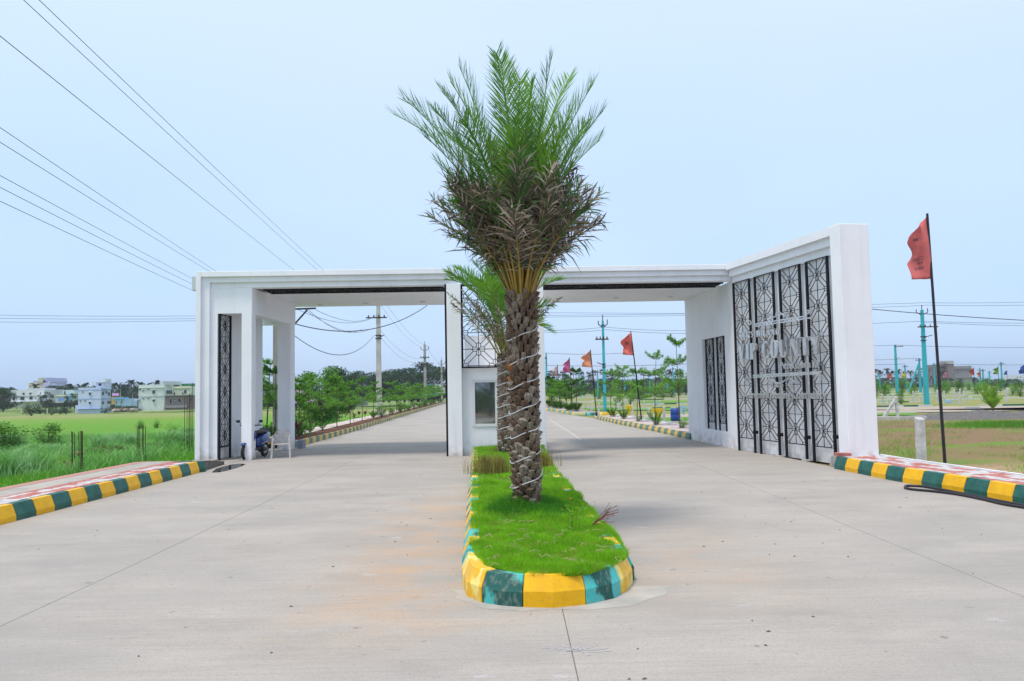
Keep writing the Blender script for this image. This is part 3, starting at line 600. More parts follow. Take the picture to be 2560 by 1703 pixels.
for a,b_ in ((LW[1],LW[0]),(LW[3],LW[2])):
    PI=lambda s,z: Ip(s,-.05,z)
    lattice(PI,(IN.x,IN.y,0),a,b_,rz0+.22,rz1-.02,(b_-a),.62,((a+b_)/2,rz1-.33),r=.006)
    for s in (a,b_): MB().bar(PI(s,rz0-.02),PI(s,rz1),.05,.04,(IN.x,IN.y,0)).build('frame_bar',BK,gate,wld=True)
# wing wall
RD=.24; SE=Wi(2092,1000,RD)[0]; SN=Wi(2117,1000,RD)[0]        # end of the lattice recess, near end, recess depth
ZW=ZT+.02
zb1,zb2,zb3=z1-.03,z2-.07,z3-.11
E1=Vector(Wp(SN,RD)); E2=E1+Vector((.66,.10)); B1=Vector(Wp(-.15,-.30)); B0=Vector(Wp(-.15,0))
m=MB()
m.prism([loc(Wp(-.02,-.0)),loc(Wp(SE,0)),loc((Wp(SE,0)[0]+.62,Wp(SE,0)[1]+.12)),loc((A0[0]+.62,A0[1]+.1))],0,ZW-.004)       # body behind the lattice
m.prism([loc(Wp(SE,RD)),loc(E1),loc(E2),loc((Wp(SE,0)[0]+.62,Wp(SE,0)[1]+.12)),loc(Wp(SE,0))],0,ZW)
m.build('wall',WT,gate,bevel=.008)
m=MB()
def ww(s0,s1_,za,zb,n0,n1,n1e=None): m.prism([loc(Wp(s0,n0)),loc(Wp(s1_,n0)),loc(Wp(s1_,n1)),loc(Wp(s0,n1))],za,zb)
ww(.05,SE-.001,zb1,ZW-.003,.001,RD); ww(.05,SE-.001,zb2,zb1-.001,.001,RD-.09); ww(.05,SE-.001,zb3,zb2-.001,.001,RD-.18)
m.build('fascia',WT,gate)
# wing lattice panels: four, each between two bars that stand on the ground
pz1=Wi(2085,625,.1)[1]
bx=[(1840,1878),(1886,1896)]
LS=[Wi(x,957,.10)[0] for x in (1842.5,1882,1896.5,1943,1960,2010,2028,2081)]
zlat0=.36; hc=(zb3-.01-zlat0)/6
for k in range(4):
    a,b_=LS[2*k],LS[2*k+1]; PW=lambda s,z: Wp(s,.10,z)
    lattice(PW,(NV.x,NV.y,0),a,b_,zlat0,zb3-.01,(b_-a),hc,((a+b_)/2,zlat0+hc/2),r=.0062)
    for s in (a,b_): MB().box((-.034,-.02,0),(.034,.02,zb3-.004),M=Matrix.Translation(Vector((*Wp(s,.10),0)))@Matrix.Rotation(math.atan2(DV.y,DV.x),4,'Z')).build('frame_bar',BK,gate,wld=True)
bm_=Matrix.Rotation(math.atan2(DV.y,DV.x),4,'Z')
for k,s in enumerate((LS[1],LS[3],LS[5],LS[7])):
    z=.55 if k<3 else .62
    MB().box((.0,-.05,z-.05),(.11,.05,z+.03),M=Matrix.Translation(Vector((*Wp(s+.03,.12),0)))@bm_).build('floodlight',BK,gate,wld=True)
for k,s in enumerate(LS[3:8:2]): MB().lathe([(.12,-.0),(.11,.03),(.05,.035)],10,(*Wp(s,.12),.0)).build('foot_plate',M['concrete'],gate,wld=True)
# small pale box on the left end of the fascia
bx0=MB().box((uL-.14,.1,4.62),(uL-.002,.35,4.98)); bx0.build('junction_box',mat('grey_box',(.55,.58,.62),.5),gate)
# ---------------------------------------------------------------- guard booth between the openings
booth=empty('guard_booth',(0,21.15,0),'small white guard booth with a sliding window between the two gate openings','guard booth',rz=GA)
u0=uBR+.002; u1=uRL-.002
zb=UV(1180,921,.25)[1]
wx0,wz1=UV(1180,950,.25); wx1,wz0=UV(1303,1065,.25)
m=MB(); m.box((u0,.25,0),(wx0,.40,zb)); m.box((wx1,.25,0),(u1,.40,zb)); m.box((wx0,.25,0),(wx1,.40,wz0)); m.box((wx0,.25,wz1),(wx1,.40,zb)); m.box((u0,.402,0),(u0+.12,3.2,zb)); m.box((u1-.12,.402,0),(u1,3.2,zb)); m.box((u0+.121,3.08,0),(u1-.121,3.2,zb))
m.build('wall',WT,booth)
MB().box((u0+.001,.402,zb-.12),(u1-.001,3.19,zb-.002)).build('roof_slab',WT,booth)
zt=UV(1200,839,2.2)[1]
MB().box((u0+.02,2.2,zb),(u1-.02,4.0,zt)).build('roof_parapet',WT,booth)
win=MB(); f=.075; win.box((wx0,.225,wz0),(wx0+f,.33,wz1)); win.box((wx1-f,.225,wz0),(wx1,.33,wz1)); win.box((wx0+f,.225,wz0),(wx1-f,.33,wz0+f)); win.box((wx0+f,.225,wz1-f),(wx1-f,.33,wz1)); 
mp_=(wx0+wx1)/2; win.box((mp_-.04,.235,wz0+f),(mp_+.04,.31,wz1-f))
wo=win.build('window',mat('window_frame_white',(.72,.73,.76),.35),booth,bevel=.004)
for a,b_ in ((wx0+f,mp_-.04),(mp_+.04,wx1-f)): MB().box((a+.002,.27,wz0+f+.002),(b_-.002,.276,wz1-f-.002)).build('pane',M['glass'],wo)
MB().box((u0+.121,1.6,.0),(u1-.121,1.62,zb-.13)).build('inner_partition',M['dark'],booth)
PB=lambda a,b: GM@Vector((a,.12,b))
cu,cz=UV(1196.5,873,.12)
lattice(PB,(0,1,0),u0+.05,u1-.05,zb+.03,z3-.02,.90,.90,(cu,cz),r=.009,parent=booth)
MB().box((u0+.0,.09,zb),(u0+.05,.15,z3)).build('frame_bar',BK,booth); MB().box((u1-.05,.09,zb),(u1,.15,z3)).build('frame_bar',BK,booth)
MB().box((u0+.05,.09,zb),(u1-.05,.15,zb+.045)).build('frame_bar',BK,booth); MB().box((u0+.05,.09,z3-.06),(u1-.05,.15,z3-.01)).build('frame_bar',BK,booth)
# ---------------------------------------------------------------- sign lettering on the wing wall
def ribbon(pts,wd):
    """pts [(x,y)], wd list of widths -> quads in 2D"""
    n=len(pts); L_=[];R_=[]
    for i in range(n):
        a=pts[max(i-1,0)]; b_=pts[min(i+1,n-1)]; tx,ty=b_[0]-a[0],b_[1]-a[1]; l=math.hypot(tx,ty) or 1; nx,ny=-ty/l,tx/l
        L_.append((pts[i][0]+nx*wd[i]/2,pts[i][1]+ny*wd[i]/2)); R_.append((pts[i][0]-nx*wd[i]/2,pts[i][1]-ny*wd[i]/2))
    return [(L_[i],R_[i],R_[i+1],L_[i+1]) for i in range(n-1)]
KW=1.0
def ell(cx,cy,rx,ry,a0,a1,T=.2,t=.05,n=16):
    T=T*KW
    P=[];Wd=[]
    for k in range(n+1):
        a=R(a0+(a1-a0)*k/n); P.append((cx+(rx-T/2)*math.cos(a),cy+(ry-t/2)*math.sin(a))); Wd.append(t+(T-t)*abs(math.cos(a))**1.3)
    return ribbon(P,Wd)
def st(x0,y0,x1,y1,wd):   # slanted stroke with flat ends (parallelogram)
    wd=wd*KW if wd>.1 else wd*1.25
    return [((x0-wd/2,y0),(x0+wd/2,y0),(x1+wd/2,y1),(x1-wd/2,y1))]
def serif(x,y,wd=.26,h=.035): return [((x-wd/2,y),(x+wd/2,y),(x+wd/2,y+h),(x-wd/2,y+h))]
T_,t_=.17,.05
def glyphs(): return { # width, list of quads; height 1
'I':(.34,st(.17,0,.17,1,T_)+serif(.17,0)+serif(.17,.965)),
'V':(.72,st(.36,0,.14,1,T_)+st(.38,0,.60,1,t_)+serif(.14,.965,.28)+serif(.60,.965,.2)),
'P':(.62,st(.17,0,.17,1,T_)+serif(.17,0)+serif(.12,.965,.2)+ell(.25,.74,.32,.26,-90,90,.16,.05)),
'C':(.68,ell(.38,.5,.34,.52,50,310,.18,.05)+st(.62,.74,.62,.98,.05)+st(.62,.02,.62,.24,.05)),
'O':(.76,ell(.38,.5,.35,.52,0,360,.19,.05,28)),
'U':(.76,st(.17,.3,.17,1,T_)+st(.62,.3,.62,1,t_)+serif(.17,.965)+serif(.62,.965,.2)+ell(.37,.3,.28,.32,180,360,.15,.06)),
'N':(.82,st(.15,0,.15,1,t_)+st(.66,0,.66,1,t_)+st(.60,0,.18,1,T_)+serif(.15,0,.22)+serif(.66,.965,.22)+serif(.10,.965,.2)),
'T':(.70,st(.35,0,.35,1,T_)+serif(.35,0)+[((.04,.95),(.66,.95),(.66,1),(.04,1))]+st(.055,.78,.055,.95,.04)+st(.645,.78,.645,.95,.04)),
'Y':(.72,st(.36,0,.36,.45,T_)+st(.36,.44,.14,1,T_)+st(.39,.44,.60,1,t_)+serif(.36,0)+serif(.14,.965,.28)+serif(.6,.965,.2)),
'S':(.56,ell(.28,.74,.21,.27,30,200,.14,.05,10)+ell(.28,.26,.22,.27,-150,20,.14,.05,10)+[((.06,.68),(.20,.60),(.50,.33),(.36,.44))]+st(.28-.12,.62,.40,.38,.16)),
'B':(.62,st(.17,0,.17,1,T_)+serif(.12,0,.2)+serif(.12,.965,.2)+ell(.25,.75,.28,.25,-90,90,.15,.05,10)+ell(.25,.26,.32,.26,-90,90,.16,.05,10)),
'R':(.68,st(.17,0,.17,1,T_)+serif(.17,0)+serif(.12,.965,.2)+ell(.25,.75,.29,.25,-90,90,.15,.05,10)+st(.58,0,.34,.5,T_)),
'M':(.92,st(.14,0,.14,1,t_)+st(.76,0,.76,1,T_)+st(.44,.0,.18,1,T_)+st(.45,0,.72,1,t_)+serif(.14,0,.2)+serif(.76,0,.24)+serif(.12,.965,.2)+serif(.78,.965,.2)),
'L':(.58,st(.17,0,.17,1,T_)+serif(.17,.965)+[((.05,0),(.54,0),(.54,.05),(.05,.05))]+st(.53,.05,.53,.22,.04)),
'A':(.76,st(.62,0,.40,1,T_)+st(.14,0,.36,1,t_)+[((.2,.32),(.55,.32),(.55,.37),(.2,.37))]+serif(.12,0,.2)+serif(.62,0,.26)),
"'":(.2,st(.1,.72,.1,1,.09)),' ':(.35,[])}
KW=1.5; GL=glyphs()
sign=empty('entrance_sign',Wp(2.6,.16,0),'raised steel lettering VIP COUNTY with scrollwork across the lattice of the right gate wall','sign')
def letter_mesh(quads,s0,z0,W_,H_,dep,n0=.16):
    m=MB()
    for q in quads:
        a=sum(q[i][0]*q[(i+1)%4][1]-q[(i+1)%4][0]*q[i][1] for i in range(4))
        if a<0: q=q[::-1]
        f=[Wp(s0+x*W_,n0+dep,z0+y*H_) for x,y in q]; b_=[Wp(s0+x*W_,n0,z0+y*H_) for x,y in q]
        m.mesh([*f,*b_],[(0,1,2,3),(7,6,5,4),(0,4,5,1),(1,5,6,2),(2,6,7,3),(3,7,4,0)])
    return m
def word(txt,p0,p1,ptop,dep):
    """p0: foot of the first letter, p1: foot of the last letter's right edge, ptop: top of first letter (photo pixels)"""
    sa,za=Wi(*p0,.2); sb,zb_=Wi(*p1,.2); H_=Wi(*ptop,.2)[1]-za; zm=(za+zb_)/2
    tot=sum(GL[c][0]+.06 for c in txt); k=(sb-sa)/tot; x=sa
    for c in txt:
        if GL[c][1]: letter_mesh(GL[c][1],x,za+(zb_-za)*(x-sa)/(sb-sa),k,H_,dep).build('letter',M['steel'],sign,wld=True)
        x+=(GL[c][0]+.06)*k
word("SBR'S MILANO",(1848,847),(1949,836),(1848,832),.03)
word("VIP COUNTY",(1848,902),(2056,886),(1848,862),.07)
def smallword(txt,p0,p1,H_,dep=.02):
    """one mesh per character"""
    def glyph(body):
        cu_=bpy.data.curves.new('t','FONT'); cu_.body=body; cu_.extrude=.5; cu_.size=1; cu_.offset=.012
        to=bpy.data.objects.new('t',cu_); col.objects.link(to); bpy.context.view_layer.update()
        me=bpy.data.meshes.new_from_object(to.evaluated_get(bpy.context.evaluated_depsgraph_get()))
        bpy.data.objects.remove(to); bpy.data.curves.remove(cu_)
        n=len(me.vertices); a=np.zeros(n*3,np.float32); me.vertices.foreach_get('co',a); return me,a.reshape(-1,3)
    W_={c:.0 for c in set(txt)}; ms=[]
    x=0.
    for c in txt:
        if c==' ': x+=.28; continue
        me,a=glyph(c); w_=a[:,0].max()-a[:,0].min(); ms.append((me,a,x-a[:,0].min())); x+=w_+.07
    tot=x; sa,za=Wi(*p0,.2); sb,zb_=Wi(*p1,.2); inv=world_of(sign).inverted()
    for me,a,x0 in ms:
        out_=[]
        for px_,y,z in a: t=(px_+x0)/tot; out_.append(inv@Wp(sa+(sb-sa)*t,.17+(z+.5)*dep,za+(zb_-za)*t+y/.73*H_))
        me.vertices.foreach_set('co',np.array(out_,np.float32).ravel()); me.update(); me.materials.clear(); me.materials.append(M['steel']); put('letter',me,sign)
smallword('Permit to be a VIP',(1951,922),(2048,918),.17)
smallword('A Premium Housing Community',(1858,996),(2066,997),.20)
def swash(P,wd,dep=.02,name='scroll'):
    Q=[Wi(x,y,.2) for x,y in P]
    q=ribbon(Q,[wd]*len(Q)); m=MB()
    for a in q:
        ar=sum(a[i][0]*a[(i+1)%4][1]-a[(i+1)%4][0]*a[i][1] for i in range(4)); a=a if ar>0 else a[::-1]
        f=[Wp(x,.17+dep,y) for x,y in a]; b_=[Wp(x,.17,y) for x,y in a]
        m.mesh([*f,*b_],[(0,1,2,3),(7,6,5,4),(0,4,5,1),(1,5,6,2),(2,6,7,3),(3,7,4,0)])
    m.build(name,M['steel'],sign,wld=True)
z=lambda X,Y:(1820+X/5.225,740+Y/5.225)
swash([z(330,372),z(1020,262)],.032); swash([z(340,398),z(1080,284)],.032); swash([z(320,1040),z(1210,990)],.035); swash([z(320,1064),z(1200,1012)],.035)
def spiral(cx,cy,r,turn=1.3,a0=0,sg=1):
    return [(cx+sg*r*(1-.7*k/14)*math.cos(a0+turn*2*math.pi*k/14),cy+1.3*r*(1-.7*k/14)*math.sin(a0+turn*2*math.pi*k/14)) for k in range(15)]
for X,Y,r,a,sg in ((278,345,5,0,1),(1035,215,5,3,-1),(545,250,5,1,1),(735,240,5,1,-1),(628,235,3.5,0,1),(668,232,3.5,0,-1),(240,1090,6,2,1),(1190,1060,6,2,-1),(540,1160,6,0,1),(805,1145,6,0,-1),(640,1165,4,1,1),(690,1170,4,1,-1),(1215,490,5,2,1)):
    swash(spiral(*z(X,Y),r,1.2,a,sg),.025)
swash([z(490,1150),z(520,1090),(z(550,1090)),z(600,1125),z(650,1140),z(700,1130),z(760,1085),z(810,1080),z(860,1130)],.03)
swash([z(510,290),z(560,295),z(620,262),z(650,200),z(700,240),z(730,270),z(770,215)],.028)
swash([z(1230,478),z(1200,500),z(1180,570),z(1165,600)],.03)
# ---------------------------------------------------------------- lawn on the median
def mx_l(y): return float(np.interp(y,[6.37,6.5,6.8,7.2]+[b for _,b in LEFT[::-1]],[.25,-.05,-.33,-.44]+[a for a,_ in LEFT[::-1]]))+.115
def mx_r(y): return float(np.interp(y,[6.37,6.5,6.8,7.2]+[b for _,b in RIGHT],[.3,.62,.9,1.03]+[a for a,_ in RIGHT]))-.05
PT=(G(1318,1262,.33).x,G(1318,1262,.33).y)
def lz(x,y):
    d=np.hypot((x-PT[0])*1.0,(y-PT[1])*.8)
    e=np.minimum(np.minimum((x+.45)/.12,(1.0-x)/.12),(y-6.5)/.12)
    return .235+.10*np.exp(-(d/.45)**2)+np.clip(e,0,1)*(.022*np.sin(x*7+y*2.1)*np.sin(y*5.3+x*3)+.014*np.sin(x*15+1+2*y)*np.sin(y*12)+.008)
m=MB(); ny,nx_=90,14; gv=[]
for j in range(ny):
    y=6.50+(21.15-6.50)*j/(ny-1)
    for i in range(nx_):
        x=mx_l(y)-.03+(mx_r(y)-mx_l(y)+.05)*i/(nx_-1); gv.append((x,y,float(lz(x,y))))
m.mesh(gv,[(j*nx_+i,j*nx_+i+1,(j+1)*nx_+i+1,(j+1)*nx_+i) for j in range(ny-1) for i in range(nx_-1)])
tag(m.build('lawn_ground',M['lawn_soil'],smooth=True),kind='structure')
def sample_lawn(n,y0,y1,pad=0.):
    y=rng.uniform(y0,y1,n); u=rng.uniform(0,1,n)
    yl=np.array([mx_l(a) for a in np.linspace(y0,y1,200)]); yr_=np.array([mx_r(a) for a in np.linspace(y0,y1,200)]); g=np.linspace(y0,y1,200)
    a=np.interp(y,g,yl)-pad; b=np.interp(y,g,yr_)+pad
    return a+(b-a)*u,y
parts=[]
for n,y0,y1,h,w_ in ((85000,6.45,9.2,.040,.0050),(52000,9.2,13,.046,.007),(26000,13,21.2,.05,.011)):
    x,y=sample_lawn(n,y0,y1,.045); h_=rng.uniform(.55,1.25,n)*h*(1+.5*np.exp(-(np.hypot(x-PT[0],y-PT[1])/.38)**2)+.45*(np.sin(x*6.1+2)*np.sin(y*4.7)))
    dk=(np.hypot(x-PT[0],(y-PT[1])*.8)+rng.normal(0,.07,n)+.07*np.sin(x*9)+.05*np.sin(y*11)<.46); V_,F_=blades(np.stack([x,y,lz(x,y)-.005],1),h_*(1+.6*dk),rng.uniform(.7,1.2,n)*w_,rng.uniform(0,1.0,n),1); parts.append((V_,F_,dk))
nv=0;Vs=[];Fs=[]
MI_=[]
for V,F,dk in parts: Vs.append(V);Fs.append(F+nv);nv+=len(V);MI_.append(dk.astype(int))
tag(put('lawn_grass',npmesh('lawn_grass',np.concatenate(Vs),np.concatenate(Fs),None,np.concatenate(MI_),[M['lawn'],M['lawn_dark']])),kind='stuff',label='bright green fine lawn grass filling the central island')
# dead runners and litter lying on the lawn
m=MB()
for k in range(60):
    x,y=rnd.uniform(-.3,.9),rnd.uniform(6.7,8.9); a=rnd.uniform(0,6.28); l=rnd.uniform(.04,.12); z=float(lz(x,y))+.035
    m.tube([(x,y,z),(x+l*.5*math.cos(a),y+l*.5*math.sin(a),z+rnd.uniform(0,.02)),(x+l*math.cos(a+.6),y+l*math.sin(a+.6),z-.01)],.0025,4)
tag(m.build('dry_runners',mat('straw',(.42,.34,.20),.9)),kind='stuff',label='dry straw coloured grass runners scattered over the lawn')
def tuft(name,pts,h,n,wd,mt,lean=.4,label=None,cat=None,seg=2,group=None,kind=None,spread=.12,droop=.1):
    P=[]; 
    for (x,y,z) in pts:
        a=rng.uniform(0,6.28,n); r_=np.abs(rng.normal(0,spread,n)); P.append(np.stack([x+r_*np.cos(a),y+r_*np.sin(a),np.full(n,z)],1))
    P=np.concatenate(P); V,F=blades(P,rng.uniform(.5,1.1,len(P))*h,rng.uniform(.7,1.2,len(P))*wd,rng.uniform(0,lean,len(P)),seg,droop)
    c=np.array(pts).mean(0); o=put(name,npmesh(name,V-c,F,mt),loc=tuple(c)); return tag(o,label,cat,group,kind)
for i,(px,py,h,lab) in enumerate(((1213,1182,.40,'tan dry grass clump at the left edge of the island beside the rear palm'),(1248,1182,.40,'tan dry grass clump in front of the rear palm trunk'),(1352,1165,.36,'small tan dry grass clump right of the front palm trunk'),(1262,1128,.22,'reddish brown short dry clump at the foot of the rear palm'))):
    g=G(px,py,.25); tuft('dry_grass_clump',[(g.x,g.y,.24)],h,480,.010,M['drygrass'],.45,lab,'grass clump',group='dry grass clumps on the island',spread=.16)
# small weed with pale leaves and a red flower
g=G(1435,1325,.25); wr=empty('flowering_weed',(g.x,g.y,.24),'thin weed with small yellow green leaves and one red flower on the lawn','weed')
m=MB();lf=MB()
for k in range(8):
    a=rnd.uniform(0,6.28); h=rnd.uniform(.18,.36); e=Vector((.12*math.cos(a)*1.2,.1*math.sin(a),h)); m.tube([(0.05*math.cos(a),.03*math.sin(a),0),e*.5+Vector((0,0,.04)),e],.003,4)
    for j in range(7):
        q=e*rnd.uniform(.6,1.02)+Vector((rnd.uniform(-.02,.02),rnd.uniform(-.02,.02),0)); d1=Vector((rnd.uniform(-1,1),rnd.uniform(-1,1),.4))*.014; d2=Vector((rnd.uniform(-1,1),rnd.uniform(-1,1),.2))*.01
        lf.poly([q-d1,q+d2,q+d1,q-d2])
m.build('stem',M['leaf_l'],wr); lf.build('leaf_cluster',mat('weed_leaf',(.30,.42,.03),.6,trans=.3),wr)
MB().lathe([(.004,0),(.013,.008),(.004,.014)],6,(-.03,.02,.33)).build('flower',mat('red_petal',(.7,.02,.04),.5),wr)
g=G(1490,1318,.25); m=MB()
for k in range(7):
    a=rnd.uniform(-.4,.6); l=rnd.uniform(.12,.3); m.tube([(0,0,.02),(l*.5*math.cos(a),.05*math.sin(k),.05+.02*k),(l*math.cos(a),.1*math.sin(k),.05+.03*k)],.0035,4)
    m.tube([(l*.5*math.cos(a),.05*math.sin(k),.05+.02*k),(l*.7*math.cos(a),.05*math.sin(k)-.05,.09+.03*k)],.0025,4)
tag(m.build('dry_twig',mat('red_twig',(.20,.06,.05),.8),loc=(g.x-.05,g.y,.25)),'red brown dry twig sticking out over the right island kerb','twig')
# ---------------------------------------------------------------- date palms
BOOT=[mat('leaf_base_%d'%i,c,.85,c2=c2,scale=14,bump=.8,bscale=60,coords='obj',stretch=(3,3,1),c3=c3,s3=22,a3=.8) for i,(c,c2,c3) in enumerate((((.34,.25,.18),(.17,.12,.09),(.05,.035,.03)),((.43,.35,.28),(.22,.16,.12),(.06,.045,.035)),((.24,.15,.10),(.12,.075,.055),(.035,.025,.02)),((.46,.39,.33),(.27,.22,.18),(.08,.06,.05))))]
M['orange']=mat('fresh_cut',(.50,.17,.03),.7,c2=(.25,.09,.03),scale=20)
M['core']=mat('trunk_fibre',(.035,.024,.018),.95,c2=(.02,.014,.01),scale=20,bump=1,bscale=60)
def boot_mesh(w_,h,d,mt,seed):
    r_=random.Random(seed); j=lambda s:r_.uniform(-s,s)
    # a blunt leaf stub: pointed foot, broad shoulders, cut top that stands away from the trunk
    v=[(0+j(.008),0,-.50*h),(-.36*w_+j(.006),-.012,-.12*h),(-.46*w_+j(.008),-.4*d,.26*h),(-.26*w_,-.9*d,.50*h+j(.01)),(.02+j(.01),-1.08*d,.55*h+j(.012)),(.28*w_,-.9*d,.47*h+j(.01)),(.46*w_+j(.008),-.4*d,.24*h),(.36*w_+j(.006),-.012,-.14*h),
       (0,-.85*d,.08*h),(j(.01),-.35*d,-.28*h),(-.30*w_,.03,.52*h),(.30*w_,.03,.52*h)]
    f=[(0,9,1),(0,7,9),(1,9,8,2),(7,6,8,9),(2,8,3),(3,8,4),(4,8,5),(5,8,6),(2,3,10),(6,11,5),(3,4,5,11,10),(1,2,10),(7,11,6)]
    m=MB().mesh(v,f); return m.me('leaf_base',mt)
def bez(p0,p1,p2,t): return p0*(1-t)**2+p1*2*t*(1-t)+p2*t*t
def frond(base,tip,bend,npair,ll,mats,parent,dead=0.,cxy=.30,t0=.24,lw=.02,rr=.014,seed=0,asym=0.,name='frond',step=16):
    g=np.random.default_rng(seed); b=np.array(base,float); e=np.array(tip,float); L=np.linalg.norm(e-b)
    c=b+np.array([(e[0]-b[0])*cxy,(e[1]-b[1])*cxy,L*bend])
    ts=np.linspace(0,1,step); P=np.array([bez(b,c,e,t) for t in ts]); T=np.gradient(P,axis=0); T/=np.linalg.norm(T,axis=1)[:,None]
    out_=e-b; out_[2]=0
    if np.linalg.norm(out_)<.05: out_=np.array([g.normal(),g.normal(),0])
    out_/=np.linalg.norm(out_); S=np.cross(T,np.array([0,0,1.])); bad=np.linalg.norm(S,axis=1)<.2
    S[bad]=np.cross(out_,[0,0,1.]); S/=np.linalg.norm(S,axis=1)[:,None]; N=np.cross(S,T)
    tw=g.normal(0,.35); S2=S*math.cos(tw)+N*math.sin(tw); N=-S*math.sin(tw)+N*math.cos(tw); S=S2
    V=[];F=[];MI=[]
    for i in range(step):
        r_=rr*(1-.8*ts[i])+.002; 
        for k in range(4): a=math.pi/2*k+.78; V.append(P[i]+S[i]*r_*1.4*math.cos(a)+N[i]*r_*math.sin(a))
    for i in range(step-1):
        for k in range(4):
            a,b2,c2,d2=i*4+k,i*4+(k+1)%4,(i+1)*4+(k+1)%4,(i+1)*4+k; F+=[(a,b2,c2),(a,c2,d2)]; MI+=[0 if ts[i]<.62 else 2]*2
    for q in range(npair):
        t=t0+(1-t0)*(q+.5)/npair
        for sd in (-1,1):
            tt=min(1,t+g.normal(0,.004)); i=min(step-2,int(tt*(step-1))); fr=tt*(step-1)-i
            p=P[i]*(1-fr)+P[i+1]*fr; Ti=T[i];Si=S[i];Ni=N[i]
            ang=R(64-34*t+g.normal(0,5+16*dead)); l=ll*(.45+.75*math.sin(math.pi*min(1,(t-t0)/(1-t0)*.78+.22))**.8)*(1-.15*dead)*g.uniform(.85,1.1)
            if t<t0+.1: l*=.6
            d=Ti*math.cos(ang)+Si*sd*math.sin(ang)+Ni*(.25+g.normal(0,.12+.35*dead)); 
            if dead: d=d+g.normal(0,.24*dead,3)
            d/=np.linalg.norm(d); gz=np.array([0,0,-1.])
            dr=(.06+.85*dead*g.uniform(0,1.3)**1.5); m1=p+d*l*.55+gz*l*.10*dr; e2=p+d*l*(.97-.15*dead)+gz*l*dr*.5
            w0=np.cross(d,Ni+g.normal(0,.3+.6*dead,3)); w0/=np.linalg.norm(w0)+1e-9; w0*=lw*.5*g.uniform(.7,1.15)
            n=len(V); V+=[p-w0*.6,p+w0*.6,m1-w0,m1+w0,e2]; F+=[(n,n+1,n+3),(n,n+3,n+2),(n+2,n+3,n+4)]
            mi=1 if (not dead or g.random()<dead) else 2
            if mi==1 and g.random()<(.5 if dead else .25): mi=3
            MI+=[mi]*3
    o=put(name,npmesh(name,np.array(V),np.array(F),None,MI,mats),parent); return o
pet=mat('petiole_orange',(.40,.24,.035),.6,c2=(.27,.20,.05),scale=5); petg=mat('petiole_green',(.22,.24,.05),.6,c2=(.28,.22,.06),scale=5)
fg=mat('frond_green',(.19,.42,.03),.5,c2=(.11,.28,.025),scale=1.6,trans=.3); fg2=mat('frond_dark',(.09,.24,.04),.5,c2=(.055,.15,.03),scale=2,trans=.2); fp_=mat('frond_pale',(.34,.55,.06),.5,c2=(.16,.32,.04),scale=2,trans=.35)
fdd=mat('frond_dead',(.34,.265,.20),.85,c2=(.16,.12,.09),scale=6,trans=.1); fdl=mat('frond_dead_pale',(.60,.52,.45),.85,c2=(.25,.21,.18),scale=5,trans=.1); fdk=mat('frond_dead_dark',(.13,.11,.07),.85,c2=(.06,.05,.035),scale=5)
Y0=PT[1]; ztop=W(1303,728,Y0).z
palm=empty('date_palm',(PT[0],Y0,.22),'tall date palm with bushy green and dead brown fronds, nearest in the island','palm tree')
lean=Vector((W(1303,728,Y0).x-PT[0],0,ztop-.25)); 
def tr(z): return Vector((PT[0],Y0,.22))+lean*((z)/(ztop-.25))
m=MB(); Zs=[0,.5,1,1.5,2,2.5,ztop-.1]; m.tube([tr(z)for z in Zs],[.126,.124,.124,.126,.128,.134,.10],14); m.build('trunk',M['core'],palm,smooth=True,wld=True)
inv=world_of(palm).inverted()
bm_lo=[boot_mesh(.118,.145,.056,BOOT[i%4],i) for i in range(8)]; bm_hi=[boot_mesh(.088,.18,.055,BOOT[i%3 if i!=3 else 2],i+20) for i in range(6)]; bm_or=[boot_mesh(.08,.13,.06,M['orange'],50)]
NB=260; Hh_=ztop-.25
for i in range(NB):
    t=(i+.5)/NB; z=.02+t*(Hh_-.02); a=i*2.39996; rad=(.127+.012*t); p=tr(z)+Vector((math.cos(a),math.sin(a),0))*rad
    me_=(bm_hi if t>.62+rnd.uniform(-.05,.05) else bm_lo); me_=me_[rnd.randrange(len(me_))]
    if t>.5 and rnd.random()<.04: me_=bm_or[0]
    o=bpy.data.objects.new('leaf_base',me_); col.objects.link(o); o.parent=palm; o.location=inv@p; o.rotation_euler=(rnd.uniform(.10,.34)+.08*t,rnd.uniform(-.14,.14),a+math.pi/2); s=rnd.uniform(.88,1.12); o.scale=(s,s*rnd.uniform(.8,1.2),s)
greens=[(983,275,.1),(1006,222,-.2),(1104,205,.3),(1125,180,-.5),(1150,148,.1),(1240,112,-.3),(1252,128,.4),(1328,188,.1),(1378,125,-.1),(1424,172,.5),(1485,185,-.4),(1508,255,-.1),(1300,175,-.6),(1440,230,.5),(1080,260,.5),(1360,250,-.8),(1465,300,.6),(1060,330,-.6),(1410,300,-.7),(1160,290,-.7),(1310,300,-.9),(1120,330,.8),(1500,340,-.5),(1350,330,.9)]
def pbase(i,k,up=.0):
    a=i*2.39996; return tr(Hh_-.12+up)+Vector((math.cos(a)*.09,math.sin(a)*.09,0))
def local_frond(base,tip,*a,**k): return frond(inv@Vector(base),inv@Vector(tip),*a,**k)
for i,(x,y,dy) in enumerate(greens):
    b=pbase(i,0,.12); b.x+= (x-1280)/1500*.25; tip=W(x,y+(22 if y<260 else 10),Y0+dy)
    if i%3==0: mm=[petg,fg,fg,fp_]
    elif i%3==1: mm=[petg,fg,fg,fg2]
    else: mm=[petg,fg2,fg,fg]
    local_frond(b,tip,.60,66,.43,mm,palm,0.,cxy=.24,t0=.34,lw=.0135,rr=.014,seed=i)
